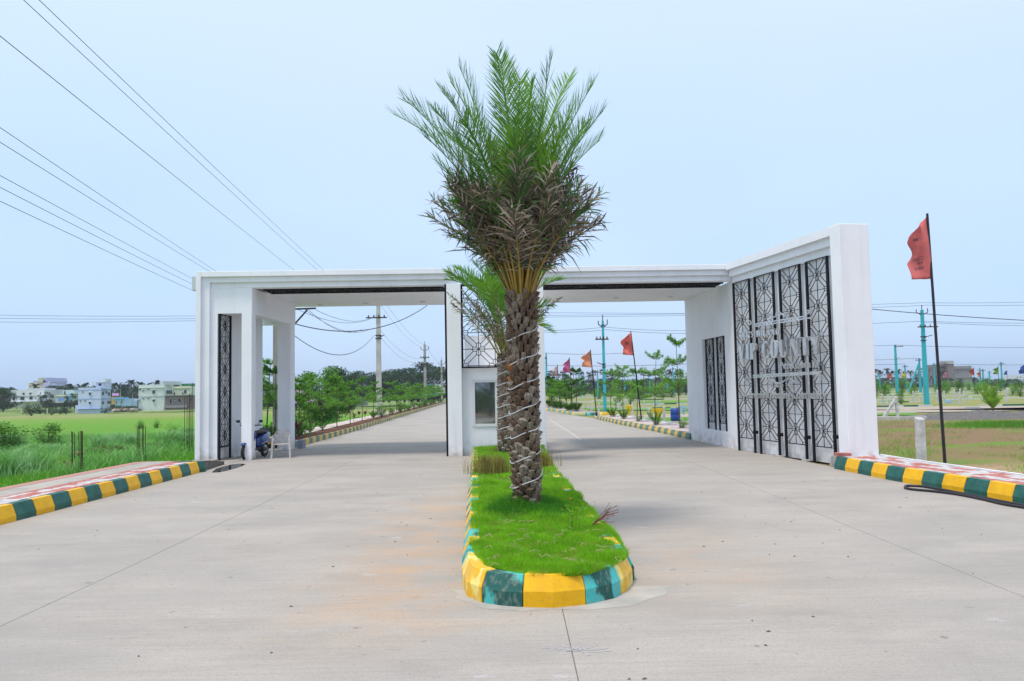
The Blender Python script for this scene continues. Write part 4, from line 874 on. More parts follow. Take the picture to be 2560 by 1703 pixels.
# short dark green fronds filling the heart
for i in range(15):
    a=rnd.uniform(0,6.28); r_=rnd.uniform(.3,1.05); b=pbase(i,0,.05); tip=tr(Hh_)+Vector((r_*math.cos(a),r_*math.sin(a),rnd.uniform(1.2,1.9)))
    local_frond(b,tip,.50,50,.42,[petg,fg,fg2,fg],palm,.0,cxy=.22,t0=.33,lw=.017,rr=.013,seed=100+i)
for i in range(74):
    a=i*2.39996+rnd.uniform(-.2,.2); r_=rnd.uniform(.45,1.02) if i%3 else rnd.uniform(.9,1.24); h=rnd.uniform(1.15,1.80)-.22*(r_>.95)
    b=pbase(i,0,-.12); tip=tr(Hh_)+Vector((r_*math.cos(a),r_*math.sin(a),h-.15))
    mm=[[pet,fdd,fdk,fdl],[pet,fdd,fg2,fdk],[pet,fdk,fg2,fdd],[petg,fdd,fg2,fdl]][i%4]
    local_frond(b,tip,.52,44,.46,mm,palm,.75 if i%4<3 else .5,cxy=.22,t0=.34,lw=.020,rr=.014,seed=200+i)
# light rope wound round the trunk
rope_m=mat('white_rope_light',(.62,.63,.66),.4)
def rope(fn,z0,z1_,turns,rad,r_,lab,ph):
    P=[]
    N_=int(turns*26)
    for k in range(N_+1):
        t=k/N_; a=ph+turns*2*math.pi*t; zz=z0+(z1_-z0)*t+.05*math.sin(a*1.0+.4)+.015*math.sin(a*3); rr_=rad+.008*math.sin(a*4.3); P.append(fn(zz)+Vector((math.cos(a)*rr_,math.sin(a)*rr_,0)))
    c=P[0].copy(); m=MB(); m.tube([p-c for p in P],r_,6); return tag(m.build('rope_light',rope_m,smooth=True,loc=tuple(c)),lab,'rope light',group='white rope lights wound round the palm trunks')
rope(tr,.30,Hh_-.32,7,.192,.0066,'white rope light spiralling up the thick nearest palm trunk',2.0)
# rear palm
Y1=19.3; P2=G(1268,1130,.25); z2t=W(1263,884,P2.y).z
palm2=empty('date_palm',(P2.x,P2.y,.22),'smaller date palm half hidden behind the first, green fronds spreading before the booth','palm tree')
inv2=world_of(palm2).inverted(); x2t=W(1263,884,P2.y).x
def tr2(z): return Vector((P2.x+(x2t-P2.x)*z/(z2t-.22),P2.y,.22+z))
H2=z2t-.22
MB().tube([tr2(z) for z in (0,.6,1.2,1.8,H2)],[.20,.19,.17,.165,.13],12).build('trunk',M['core'],palm2,wld=True)
m=MB()
bms=[boot_mesh(.13,.15,.04,BOOT[3],70+i) for i in range(5)]
o_by={}
sp=[MB() for _ in range(4)]
for i in range(250):
    t=(i+.5)/250; z=.02+t*(H2-.05); a=i*2.39996; rad=.20-.045*t; c=inv2@(tr2(z)+Vector((math.cos(a),math.sin(a),0))*rad)
    s=bms[i%5]; Mx=Matrix.Translation(c)@Matrix.Rotation(a+math.pi/2,4,'Z')@Matrix.Rotation(rnd.uniform(.1,.35),4,'X')@Matrix.Scale(rnd.uniform(.9,1.1),4)
    sp[rnd.randrange(4)].mesh([Mx@v.co for v in s.vertices],[tuple(p.vertices) for p in s.polygons])
mm=MB(); 
for i,q in enumerate(sp): mm.mesh(q.v,q.f,i)
tag(mm.build('leaf_bases',BOOT,palm2),kind='stuff')
g2=[(1120,700,.2),(1118,682,-.3),(1140,672,.4),(1185,660,.0),(1225,668,-.6),(1262,650,.5),(1300,660,.1),(1345,668,-.3),(1378,672,.4),(1405,700,.0),(1150,700,1.0),(1200,700,-1.0),(1250,690,1.1),(1330,700,-1.0),(1375,765,.2),(1378,830,-.2)]
for i,(x,y,dy) in enumerate(g2):
    a=i*2.39996; b=tr2(H2-.1)+Vector((.09*math.cos(a),.09*math.sin(a),0)); tip=W(x,y,P2.y+dy)
    frond(inv2@b,inv2@tip,.75 if i!=15 else .95,60,.46,[petg,fp_,fg,fp_],palm2,0.05,t0=.30,lw=.026,rr=.016,seed=400+i)
g3=[(1120,735,.1),(1130,760,-.6),(1170,745,.7),(1195,765,-.8),(1218,740,.6),(1240,765,-.9),(1405,745,.0),(1370,775,.5),(1290,760,-.7),(1155,725,.9)]
for i,(x,y,dy) in enumerate(g3):
    a=i*2.39996+1; b=tr2(H2-.2)+Vector((.1*math.cos(a),.1*math.sin(a),0)); tip=W(x,y,P2.y+dy)
    frond(inv2@b,inv2@tip,.42,46,.30,[petg,fdd,fg2,fdl],palm2,.8,t0=.34,lw=.026,rr=.016,seed=500+i)
rope(tr2,.25,H2-.05,8,.235,.009,'white rope light spiralling up the slimmer rear palm trunk',1.0)
# ---------------------------------------------------------------- trees (built once per kind, copied)
def tree_meshes(kind,seed,leafm,H=3.,n=2600):
    r_=random.Random(seed); m=MB(); C=[];
    if kind=='tier':      # slim sapling with flat tiers of small leaves
        top=Vector((r_.uniform(-.15,.15),r_.uniform(-.1,.1),H*.86)); m.tube([(0,0,0),top*.5+Vector((.03,0,0)),top],[.028,.02,.01],6)
        nt_=r_.randint(3,4)
        for k in range(nt_):
            z=H*(.40+.50*k/(nt_-1)); rad=(.42-.24*k/(nt_-1))*H*r_.uniform(.75,1.15); base_=top*(z/(H*.86)) if z<H*.86 else top
            nb=r_.randint(5,7)
            for b_ in range(nb):
                a=2*math.pi*b_/nb+r_.uniform(-.4,.4); l=rad*r_.uniform(.65,1.15); rise=r_.uniform(.10,.62)*l
                e=base_+Vector((l*math.cos(a),l*math.sin(a),rise)); m.tube([base_,base_+(e-base_)*.5+Vector((0,0,-.02)),e],[.009,.006,.003],4)
                C.append((base_,e,1.))
        low=r_.random()<.7
        if low:
            for b_ in range(7):
                a=2*math.pi*b_/7; e=Vector((.22*H*.6*math.cos(a),.22*H*.6*math.sin(a),.16*H)); m.tube([(0,0,.02),e],[.008,.003],4); C.append((Vector((0,0,.05)),e,.8))
        wt=[(e-b_).length*q for b_,e,q in C]; tot=sum(wt); P=[]
        for (b_,e,q),w_ in zip(C,wt):
            k=int(n*w_/tot); t=rng.uniform(.18,1.08,k)**.8; L=(e-b_).length; d=(e-b_)/L; s=Vector((-d.y,d.x,0))
            sp_=rng.normal(0,1,k)*(.13*L+.03)*(1.15-t*.7); P.append(np.array(b_)+np.outer(t,np.array(e-b_))+np.outer(sp_,np.array(s))+np.outer(rng.normal(0,.035,k),[0,0,1.]))
        P=np.concatenate(P); V,F=leafcards(P,rng.uniform(.05,.10,len(P)),.8,.55)
    elif kind=='round':   # broad crown made of many leaf clumps on real limbs
        m.tube([(0,0,0),(r_.uniform(-.2,.2),0,H*.35),(r_.uniform(-.3,.3),0,H*.5)],[.05*H,.035*H,.02*H],7); P=[]
        for k in range(26):
            a=r_.uniform(0,6.28); el_=r_.uniform(-.1,1.4); q=Vector((math.cos(a)*math.cos(el_)*.42,math.sin(a)*math.cos(el_)*.42,.55+math.sin(el_)*.36))*H*1.0; q=q*r_.uniform(.82,1.08)
            m.tube([(0,0,H*.4),q*.6+Vector((0,0,H*.12)),q],[.015*H,.008*H,.003*H],4)
            rr_=r_.uniform(.10,.19)*H; kk=n//26; u=rng.normal(0,1,(kk,3)); u/=np.linalg.norm(u,axis=1)[:,None]; P.append(np.array(q)+u*np.array([1,1,.7])*rr_*rng.uniform(.5,1.05,kk)[:,None])
        P=np.concatenate(P); V,F=leafcards(P,rng.uniform(.02,.04,len(P))*H,.4,.6)
    elif kind=='mass':    # tree with foliage down to the ground, as in a dense belt
        m.tube([(0,0,0),(0,0,H*.5)],[.03*H,.02*H],6); P=[]
        for k in range(34):
            a=r_.uniform(0,6.28); el_=r_.uniform(-1.2,1.45); q=Vector((math.cos(a)*math.cos(el_)*.40,math.sin(a)*math.cos(el_)*.40,.50+math.sin(el_)*.40))*H; q=q*r_.uniform(.85,1.06); q.z=max(q.z,.08*H)
            m.tube([(0,0,H*.3),q*.6+Vector((0,0,H*.1)),q],[.012*H,.006*H,.003*H],4)
            rr_=r_.uniform(.10,.19)*H; kk=n//34; u=rng.normal(0,1,(kk,3)); u/=np.linalg.norm(u,axis=1)[:,None]; P.append(np.array(q)+u*np.array([1,1,.75])*rr_*rng.uniform(.4,1.05,kk)[:,None])
        P=np.concatenate(P); P[:,2]=np.maximum(P[:,2],0); V,F=leafcards(P,rng.uniform(.025,.05,len(P))*H,.4,.6)
    elif kind=='bush':
        P=[]
        for k in range(14):
            a=r_.uniform(0,6.28); rr_=r_.uniform(.1,.4)*H; q=Vector((math.cos(a)*rr_,math.sin(a)*rr_,r_.uniform(.10,.78)*H)); m.tube([(0,0,0),q],[.012*H,.004*H],4)
            kk=n//14; u=rng.normal(0,1,(kk,3)); u/=np.linalg.norm(u,axis=1)[:,None]; P.append(np.array(q)+u*np.array([1,1,.8])*.24*H*rng.uniform(.4,1,kk)[:,None])
        P=np.concatenate(P); P[:,2]=np.maximum(P[:,2],.03); V,F=leafcards(P,rng.uniform(.05,.09,len(P))*H,.5,.5)
    elif kind=='coco':
        m.tube([(0,0,0),(.05*H*r_.uniform(-1,1),0,H*.5),(0,0,H*.86)],[.018*H,.012*H,.01*H],6); Vs=[];Fs=[];nv=0
        for k in range(17):
            a=2*math.pi*k/17+r_.uniform(-.2,.2); el_=r_.uniform(-.7,1.2); L=.30*H*r_.uniform(.85,1.1); d=np.array([math.cos(a)*math.cos(el_),math.sin(a)*math.cos(el_),math.sin(el_)]); s=np.array([-math.sin(a),math.cos(a),0])
            for q in range(16):
                t=(q+.5)/16; c=np.array([0,0,H*.86])+d*L*t+np.array([0,0,-.55*L*t*t]); l=.15*L*(1.4-abs(t-.4))*1.5
                for sd in (-1,1):
                    e=c+s*sd*l*.8+d*l*.45+np.array([0,0,-l*.35]); wv=d*.055*L; Vs+=[c-wv,c+wv,e]; Fs.append((nv,nv+1,nv+2)); nv+=3
        V=np.array(Vs);F=np.array(Fs)
    elif kind=='fan':     # palmyra: round head of stiff fans on a bare trunk
        m.tube([(0,0,0),(0,0,H*.5),(r_.uniform(-.02,.02)*H,0,H*.88)],[.018*H,.013*H,.012*H],6); Vs=[];Fs=[];nv=0
        for k in range(34):
            a=r_.uniform(0,6.28); el_=r_.uniform(-.9,1.4); L=.15*H*r_.uniform(.8,1.1); d=np.array([math.cos(a)*math.cos(el_),math.sin(a)*math.cos(el_),math.sin(el_)]); s=np.cross(d,[0,0,1.]); s/=np.linalg.norm(s)+1e-6; c=np.array([0,0,H*.88])+d*L*.45
            for q in range(9):
                b_=-1.2+2.4*q/8; dd=d*math.cos(b_)+s*math.sin(b_); wv=np.cross(dd,d+.001)*0+s*.0; e=c+dd*L*.62; n2=np.array([-dd[1],dd[0],0])*.045*L+np.array([0,0,.035*L]); Vs+=[c,e-n2,e+n2]; Fs.append((nv,nv+1,nv+2)); nv+=3
        V=np.array(Vs);F=np.array(Fs)
    return m.me('trunk',M['bark'] if kind!='fan' else M['rust']), npmesh('crown',V,F,leafm)
KIT={}
def kit(key,*a,**k):
    KIT[key]=tree_meshes(*a,**k)
for i in range(5): kit(('tier',i),'tier',30+i,M['leaf_l'] if i%3 else M['leaf'],2.6,6500); kit(('airy',i),'tier',40+i,M['leaf_l'],2.6,4300)
for i in range(3): kit(('round',i),'round',50+i,M['leaf_d'],8,5200)
for i in range(3): kit(('mass',i),'mass',150+i,M['leaf_d'],8,5200)
kit(('mass_l',0),'mass',160,M['leaf'],8,9000)
kit(('round_l',0),'round',60,M['leaf'],8,7500); kit(('bush',0),'bush',70,M['leaf'],1,1300); kit(('bush',1),'bush',71,M['leaf_l'],1,1000); kit(('bush',2),'bush',72,M['leaf_d'],1,1300)
for i in range(3): kit(('coco',i),'coco',80+i,M['palm_far'],11)
for i in range(3): kit(('fan',i),'fan',90+i,M['palm_far'],12)
def plant(key,name,loc,s,label,cat,group,sxy=None,rz=None):
    tm,cm=KIT[key]; o=empty(name,loc,label,cat,group,rz=rnd.uniform(0,6.28) if rz is None else rz); sxy=sxy or s; o.scale=(sxy,sxy,s)
    for nme,me_ in (('trunk',tm),('crown',cm)):
        c=bpy.data.objects.new(nme,me_); col.objects.link(c); c.parent=o
    return o
# ---------------------------------------------------------------- saplings along the road
GS='young trees with flat leafy tiers along the road'
lt=[(27.4,-8.35,2.7,'first sapling right of the back pillar, tallest tiers reaching toward the soffit'),(29.0,-7.95,2.35,'bushy bright sapling in the red bed just before the flowering bush'),
(31.2,-8.1,2.5,'sapling with wide pale tiers in front of the dense dark tree'),(33.6,-8.2,2.2,'sapling with thin stem left of the small shed'),(36.4,-8.2,2.55,'sapling whose top tier slants up to the right near the shed'),
(39.6,-8.25,2.3,'sapling in front of the white shed roof'),(43.5,-8.4,2.6,'sapling two places before the tall white pole'),(47.5,-8.5,2.4,'sapling just left of the tall white pole')]
for i,(y,x,h,lab) in enumerate(lt): plant(('airy' if i in (2,3,5,6) else 'tier',i%5),'sapling',(x,y,.17),h/2.6,lab,'young tree',GS,sxy=h/2.6*.85)
for i in range(20):
    y=55+i*3.3; plant(('airy',i%5),'sapling',(li(XL,y)-.55+rnd.uniform(-.1,.1),y,.17),rnd.uniform(.75,1.0),'distant sapling in the long row left of the road beyond the white pole','young tree','distant saplings in the left roadside row')
g=G(690,1095,.1); plant(('tier',2),'sapling',(-9.3,29.5,.1),1.25,'sapling with flat tiers seen between the cabin pillars beside the grey pole','young tree',GS)
plant(('bush',0),'shrub',(-7.95,28.4,.17),1.15,'dense multi stemmed green shrub by the kerb, left opening','shrub','shrubs in the roadside bed')
plant(('bush',1),'shrub',(-8.2,30.3,.17),.95,'paler low shrub right of the dense green one in the red bed','shrub','shrubs in the roadside bed')
for i in range(9):
    y=50+i*5.5; plant(('bush',i%2),'shrub',(li(XL,y)-.5,y,.17),rnd.uniform(.7,.95),'low far shrub between the distant saplings of the left bed','shrub','distant low shrubs in the left bed')
# cordylines
cm=mat('cordyline',(.10,.03,.04),.5,c2=(.06,.05,.02),scale=6)
def cordy(loc,h,lab):
    r0=empty('cordyline',loc,lab,'cordyline','dark red cordyline plants in the roadside bed'); MB().tube([(0,0,0),(.02,0,h*.5)],.012,5).build('stem',M['bark'],r0); m=MB()
    for k in range(22):
        a=k*2.4; e=.4+.9*rnd.random(); L=h*.5*rnd.uniform(.7,1.1); d=Vector((math.cos(a)*math.cos(e),math.sin(a)*math.cos(e),math.sin(e))); s=Vector((-math.sin(a),math.cos(a),0))*.03; b_=Vector((.02,0,h*(.35+.25*rnd.random())))
        m.poly([b_,b_+d*L*.5+s,b_+d*L,b_+d*L*.5-s])
    m.build('leaf_cluster',cm,r0)
for px,py,h,lab in ((741,1098,.75,'dark red cordyline against the back pillar'),(754,1078,.62,'upright red leaved cordyline just right of the back pillar'),(779,1075,.5,'smaller green brown cordyline left of the dense shrub'),(884,1055,.55,'red cordyline pair member left of the pole, nearer one'),(897,1045,.5,'red cordyline close behind its neighbour left of the pole'),(912,1048,.6,'tallest red cordyline between the saplings left of the pole'),(932,1045,.5,'red cordyline directly beside the foot of the white pole'),(960,1038,.45,'red cordyline just right of the white pole')):
    g=G(px,py,.17); cordy((g.x,min(g.y,60),.17),h*1.0,lab)
# saplings right of the road, just behind the gate
rt=[(1485,1405,365,4.4,'tallest sapling at the right, leafy crown tilted against the inner wall'),(1220,1370,560,3,'sapling with an open airy crown, second from the inner wall'),(1030,1330,740,3,'sapling before the salmon red flag pole'),(882,1305,700,3,'sapling with one thick low tier right of the nearest teal pole'),(755,1280,760,3,'slim sapling right beside the nearest teal pole')]
for i,(X,Y,T,h,lab) in enumerate(rt):
    g=G(1350+X/4.239,740+Y/4.239,.19); top=W(1350+X/4.239,740+T/4.239,g.y).z; plant(('airy',(i*2+1)%5),'sapling',(g.x,g.y,.19),(top-.19)/2.6,lab,'young tree','saplings right of the road behind the gate',sxy=.85)
    plant(('bush',1),'shrub',(g.x+.1,g.y+.1,.19),.42,['low green skirt of leaves at the foot of the tallest right sapling','low leafy growth at the foot of the airy sapling','low dark growth below the sapling at the salmon flag','low tier of leaves below the thick sapling','low growth beside the teal pole foot'][i],'shrub','low growth at the sapling feet')
for i,(X,Y,T) in enumerate(((385,1225,740),(290,1210,860),(225,1195,880),(150,1185,860),(100,1180,880),(330,1215,900),(180,1190,900))):
    g=G(1350+X/4.239,740+Y/4.239,.19); top=W(1350+X/4.239,740+T/4.239,g.y).z; plant(('tier',i%5),'sapling',(g.x,g.y,.19),(top-.19)/2.6,'sapling in the dense row beyond the side road by the far kerb','young tree','dense sapling row beyond the side road',sxy=1.15)
    plant(('bush',i%2),'shrub',(g.x,g.y+.3,.19),.7,'low round shrub at the foot of the dense sapling row','shrub','shrubs in the dense row beyond the side road')
for i in range(8):
    y=68+i*5; plant(('tier',i%5),'sapling',(li(XR,y)+.8,y,.19),1.1,'sapling in the dense row beyond the side road by the far kerb','young tree','dense sapling row beyond the side road',sxy=1.2)
# ---------------------------------------------------------------- far trees and palms
def far(key,name,px,ytop,ybase,Y,lab,cat,grp,sx=1.):
    b=W(px,ybase,Y); t=W(px,ytop,Y); H0={'round':8,'round_l':8,'mass':8,'mass_l':8,'coco':11,'fan':12}[key[0]]; s=(t.z-b.z)/(H0*(.98 if key[0]!='coco' else 1.02)); return plant(key,name,tuple(b),s,lab,cat,grp,sxy=s*sx)
GC='coconut palms behind the village houses'; rr=random.Random(5)
lab='far coconut palm rising behind the houses of the left village'
for i,(px,yt) in enumerate(((12,968),(28,966),(86,957),(128,972),(150,962),(160,968),(175,957),(200,958),(212,955),(232,962),(266,950),(284,955),(296,954),(305,958),(317,960),(328,947),(337,962),(350,952),(365,955),(378,960),(391,949),(404,955),(418,952),(427,956),(438,952),(446,958))):
    far(('coco',i%3),'coconut_palm',px,yt,1018,250+rr.uniform(-15,40),lab,'palm tree',GC)
GR='dark trees behind the village'; 
for i in range(34):
    px=-20+i*15+rr.uniform(-5,5); far(('mass',i%3),'village_tree',px,(970 if px>130 or px<40 else 983)+rr.uniform(-4,7),1022,245+rr.uniform(0,50),'far dark tree in the belt behind the village houses','tree',GR,1.3)
far(('mass',1),'village_tree',8,972,1030,190,'big dark tree at the left edge beside the long white house','tree',None,1.2)
far(('mass',0),'village_tree',-30,965,1032,180,'large dark tree at the very edge of the picture left of the village','tree',None,1.2)
far(('mass',2),'village_tree',178,984,1018,215,'dark tree standing before the small yellow trimmed house','tree',None)
far(('mass',2),'village_tree',118,980,1020,222,'dark tree between the long white house and the yellow trimmed one','tree',None)
for i,(px,yt,yb,Y) in enumerate(((78,1005,1040,140),(100,1012,1036,170),(130,1016,1038,170),(150,1014,1036,180),(165,1018,1036,180),(262,1018,1034,190),(280,1010,1030,200),(300,1012,1028,200),(325,1012,1030,200),(338,1015,1028,200))):
    b=W(px,yb,Y); t=W(px,yt,Y); plant(('bush',2),'field_bush',tuple(b),(t.z-b.z)/1.0,'dark green bush at the far edge of the field below the houses','bush','bushes along the far field edge',sxy=(t.z-b.z)*1.6)
# left opening: dense tree and belt behind
far(('mass_l',0),'dense_tree',805,918,1068,58,'dense leafy green tree left of the road, behind the first saplings','tree',None,.95)
far(('mass',1),'dense_tree',840,922,1050,75,'second dense tree, right behind the first beside the shed','tree',None,.9)
for i in range(16):
    px=830+i*18+rr.uniform(-5,5); yt=934-10*(px>980)-12*(px>1060)+rr.uniform(-5,5); far(('mass',i%3),'far_tree',px,yt,1006,180+rr.uniform(0,70),'far dark tree in the belt seen through the left opening','tree','far trees seen through the left opening',1.35)
for i in range(6): far(('mass',i%3),'far_tree',600+i*28,958+rr.uniform(-6,6),1025,200,'far dark tree behind the cabin of the gate','tree','far trees seen between the cabin pillars',1.3)
# right: palmyras, tree belt
for i,(px,yt) in enumerate(((1370,934),(1377,928),(1396,936),(1407,930),(1412,934),(1420,938),(1435,926),(1447,924),(1455,932),(1472,932),(1478,936),(1485,928),(1508,925),(1516,932),(1529,930),(1535,936),(1545,928),(1551,932),(1610,929),(1622,930),(1640,928),(1650,924),(1673,925),(1680,930),(1690,934),(1697,925),(1704,932))):
    far(('fan',i%3),'palmyra_palm',px,yt,985,300+rr.uniform(-30,40),'far palmyra palm with a round head on the skyline right of the booth','palm tree','palmyra palms on the skyline')
for i in range(30):
    px=1360+i*13+rr.uniform(-4,4); far(('mass',i%3),'far_tree',px,950+rr.uniform(-5,5),986,300+rr.uniform(-20,60),'far blue green tree in the belt behind the plots','tree','far tree belt behind the plots',1.5)
for i in range(26):
    px=2170+i*17+rr.uniform(-5,5); far(('mass',i%3),'far_tree',px,(942 if px<2440 else 948)+rr.uniform(-4,4),972,340+rr.uniform(-20,60),'far tree in the belt behind the unfinished house','tree','far tree belt right of the gate',1.5)
for i,(px,yt) in enumerate(((2190,921),(2202,924),(2220,919),(2232,926),(2248,921),(2262,928),(2277,924),(2290,930),(2300,926))):
    far(('coco',i%3),'coconut_palm',px,yt,966,240,'far coconut palm left of the unfinished house','palm tree','coconut palms right of the gate')
for i in range(46):
    px=rr.choice([rr.uniform(1365,1720),rr.uniform(2180,2560)]); Y=rr.uniform(110,220); yb=G(px,972 if px<1800 else 960).y and None
    x=(px-1280)/1950*Y; plant(('bush',i%3),'plot_tree',(x,Y,-.1),rr.uniform(1.6,3.2),'small green tree planted among the distant house plots','tree','small trees among the plots',sxy=rr.uniform(1.6,2.6))
# ---------------------------------------------------------------- buildings
def bmat(n,c,c2=None): return mat(n,c,.8,c2=c2 or tuple(v*.88 for v in c),scale=.6)
B={'bluewhite':bmat('pale_blue_wall',(.55,.62,.80)),'white':bmat('white_wall',(.66,.68,.72)),'cream':bmat('cream_wall',(.66,.60,.45)),'lav':bmat('lavender_wall',(.55,.55,.80)),'mint':bmat('mint_wall',(.62,.70,.66)),'grey':bmat('grey_plaster',(.27,.26,.28)),'brick':bmat('bare_block_wall',(.24,.19,.185)),'yellow':bmat('yellow_wall',(.60,.62,.15)),'blue':bmat('blue_wall',(.12,.42,.80)),'green':bmat('green_wall',(.04,.20,.08)),'purple':bmat('purple_wall',(.42,.28,.70)),'pink':bmat('pink_wall',(.70,.38,.70)),'ochre':bmat('ochre_wall',(.50,.36,.10)),'bluetrim':bmat('blue_trim',(.22,.40,.80))}
def building(name,lab,px0,px1,yt,yb,Y,front,parts_,depth=None,side=None,pxs=None,cat='house'):
    """front wall px0..px1, top yt, foot yb at distance Y; parts_ [(partname,px0,px1,ytop,ybottom,material,proud)]; pxs: side wall reaching back to px pxs"""
    a=W(px0,yb,Y); b_=W(px1,yb,Y); t=W((px0+px1)/2,yt,Y).z; zb_=min(a.z,b_.z)-.3; D=depth or (b_.x-a.x)*.8
    r0=empty(name,((a.x+b_.x)/2,Y,zb_),lab,cat)
    dx=0
    if pxs is not None:
        k=(pxs-1280)/1950.; c=W(pxs,yb,Y+D); dx=c.x-b_.x
    A=[(a.x,Y),(b_.x,Y),(b_.x+dx,Y+D),(a.x+dx,Y+D)]
    MB().prism(A,zb_,t).build('wall',front,r0,wld=True)
    if side is not None and dx>0:
        q=Vector((dx,D,0)).normalized(); n_=Vector((q.y,-q.x,0))*.05
        MB().prism([(b_.x+.01,Y-.04),(b_.x+n_.x+.02,Y-.04),(b_.x+dx+n_.x,Y+D),(b_.x+dx,Y+D)],zb_,t-.02).build('side_wall',side,r0,wld=True)
    for (pn,x0,x1,y0,y1,mt,pr) in parts_:
        if x1<=px1+.5 or pxs is None:
            p0=W(x0,y1,Y); p1=W(x1,y0,Y)
            m=MB()
            if pn=='window':
                w_=.06
                fr=MB().box((p0.x-w_,Y-.10,p0.z-w_),(p1.x+w_,Y-.005,p1.z+w_)).build('window',mt if mt is not M['dark'] else B['white'],r0,wld=True)
                MB().box((p0.x,Y-.13,p0.z),(p1.x,Y-.101,p1.z)).build('pane',M['dark'],fr,wld=True); continue
            m.box((p0.x,Y-max(pr,.02),p0.z),(p1.x,Y+(D if pn in('tower','roof_tank','upper_floor','parapet') else 0.)-.005,p1.z)); m.build(pn,mt,r0,wld=True)
        else:   # on the side wall: interpolate depth
            def P(px,py):
                lo,hi=0.,1.
                for _ in range(30):
                    mid=(lo+hi)/2; xx=W(px,py,Y+D*mid).x-(b_.x+dx*mid)
                    if (xx>0): lo=mid
                    else: hi=mid
                return W(px,py,Y+D*lo)
            p0=P(x0,y1); p1=P(x1,y0); d=Vector((dx,D,0)).normalized(); n_=Vector((d.y,-d.x,0))*max(pr,.12)
            MB().prism([(p0.x+n_.x*.6,p0.y+n_.y*.6),(p0.x+n_.x*1.3,p0.y+n_.y*1.3),(p1.x+n_.x*1.3,p1.y+n_.y*1.3),(p1.x+n_.x*.6,p1.y+n_.y*.6)],min(p0.z,W(x1,y1,p1.y).z),p1.z).build(pn,mt if pn!='window' else M['dark'],r0,wld=True)
    return r0
def wn(x,y,w_=2.2,h=3.): return ('window',x-w_/2,x+w_/2,y-h/2,y+h/2,B['white'],.1)
def sh(x,y,w_=7,h=.8): return ('sunshade',x-w_/2,x+w_/2,y-h/2,y+h/2,B['white'],.6)
building('village_house','pale blue two storey house with a rooftop room, nearest in the left village',195,251,969,1031,205,B['bluewhite'],
 [wn(207.5,980,3,3),wn(225,984.5,4.5,7),sh(225.5,981),('band',195,251,996.5,997.8,B['bluetrim'],.12),('band',195,251,974,975.2,B['bluetrim'],.12),wn(201.5,1002.5,3,3),wn(213.3,1002,3,3),wn(225,1007.5,4.5,5),sh(225,1004.5),('plinth',185,254,1012,1031.5,B['bluewhite'],.5),('band',192,251,1022,1023,B['bluetrim'],.6),
 ('window',255,259,980,988,None,.1),('window',264,267,978,984,None,.1),('window',270,274,981,989,None,.1),('window',255,259,1004,1010,None,.1),('window',268,276,1003,1009,None,.1),('stair_window',264,265.5,958,966,M['dark'],.1),('band',252,277,973,974.5,B['bluetrim'],.2),('band',252,277,996,997.5,B['bluetrim'],.2)],depth=9,side=bmat('blue_white_side',(.66,.74,.92)),pxs=276)
tb=building('rooftop_room','small rooftop stair room with flat canopy and dark opening on the pale blue house',240,264,956,970,206.5,B['bluewhite'],[('opening',246.5,253.5,958.5,965,M['dark'],.03),('roof_slab',231,268,955,956.5,B['white'],.4),('roof_tank',257,264,947.5,955,B['white'],.0),('post',231.5,233,956.5,968,B['white'],.2)],depth=3,cat='rooftop room')
building('village_house','pale green white two storey house at the right end of the left village',346,410,962,1024,200,B['mint'],
 [('band',346,410,969,970,B['white'],.3),('band',346,410,990.5,991.7,B['grey'],.2),wn(350,974,3.5,4),wn(359,977.5,3.5,2.5),wn(371.5,973.5,3.5,2.5),wn(384.5,980,6,8),('sunshade',381,389,975,976,B['white'],.5),wn(359,996.5,3.5,2.5),wn(371.5,996,3.5,2.5),wn(384.5,1001.5,5,5.5),sh(384.5,998.7,8,.8),('balcony',341,352,998,1001,B['lav'],.9),('plinth',340,411,1020,1025,B['white'],.6),('roof_tank',400,407,953,962,B['white'],.0),
 ('window',416,419,976,985,None,.1),('window',421,424,976,985,None,.1),('window',426,429,976,985,None,.1)],depth=11,side=B['mint'],pxs=433)
building('unfinished_block_house','brown grey unplastered single storey block house beside the mint house',412,484,989,1021,194,B['brick'],[wn(427,1004,6,12),wn(438,999,3.5,4),wn(449,1001,7,9),wn(475,999,5,7),('roof_slab',410,488,987.5,989.5,B['grey'],.8),('base_wall',413,470,1013,1020,B['grey'],.5)],depth=8)
building('village_house','pale yellow white upper floors behind the unplastered block house',434,476,966,990,212,bmat('lemon_wall',(.68,.72,.58)),[wn(436,984,3.5,6),wn(457,984,2,7),wn(463.5,979,5,9),('band',434,476,970,971,B['yellow'],.2)],depth=8)
building('village_house','house with dark green upper wall and purple lower wall behind the gate column',454,492,959,968,225,B['green'],[('wall_band',476,492,968,1000,B['purple'],.1),('canopy',440,457,954.5,955.5,B['brick'],.5)],depth=8)
building('village_house','long white three storey house with dark windows and balconies on the left',27,111,975,1006,232,B['white'],
 [wn(36.5,986,5,4.5),wn(59.5,984.5,4.5,5),wn(76.5,984,4.5,5),('band',27,97,990.8,991.6,B['grey'],.15),wn(35,997,6,8),wn(56.5,996,10,8.5),wn(78,995,8,8),wn(89,996,3,1.5),wn(102,983.5,2,4.5),wn(101,996,5,5),('balcony',97,115,987,990,B['white'],1.2),('balcony',97,115,999,1003,B['white'],1.2),('ground_floor',36,105,1005,1020,bmat('cream_lower_wall',(.50,.52,.38)),-.0),('sunshade',28,100,1003,1005,B['white'],.8),wn(54,1007,6,5),('roof_tank',68,73,971,975,B['white'],.0),('roof_tank',85,90,971,975,B['white'],.0)],depth=10)
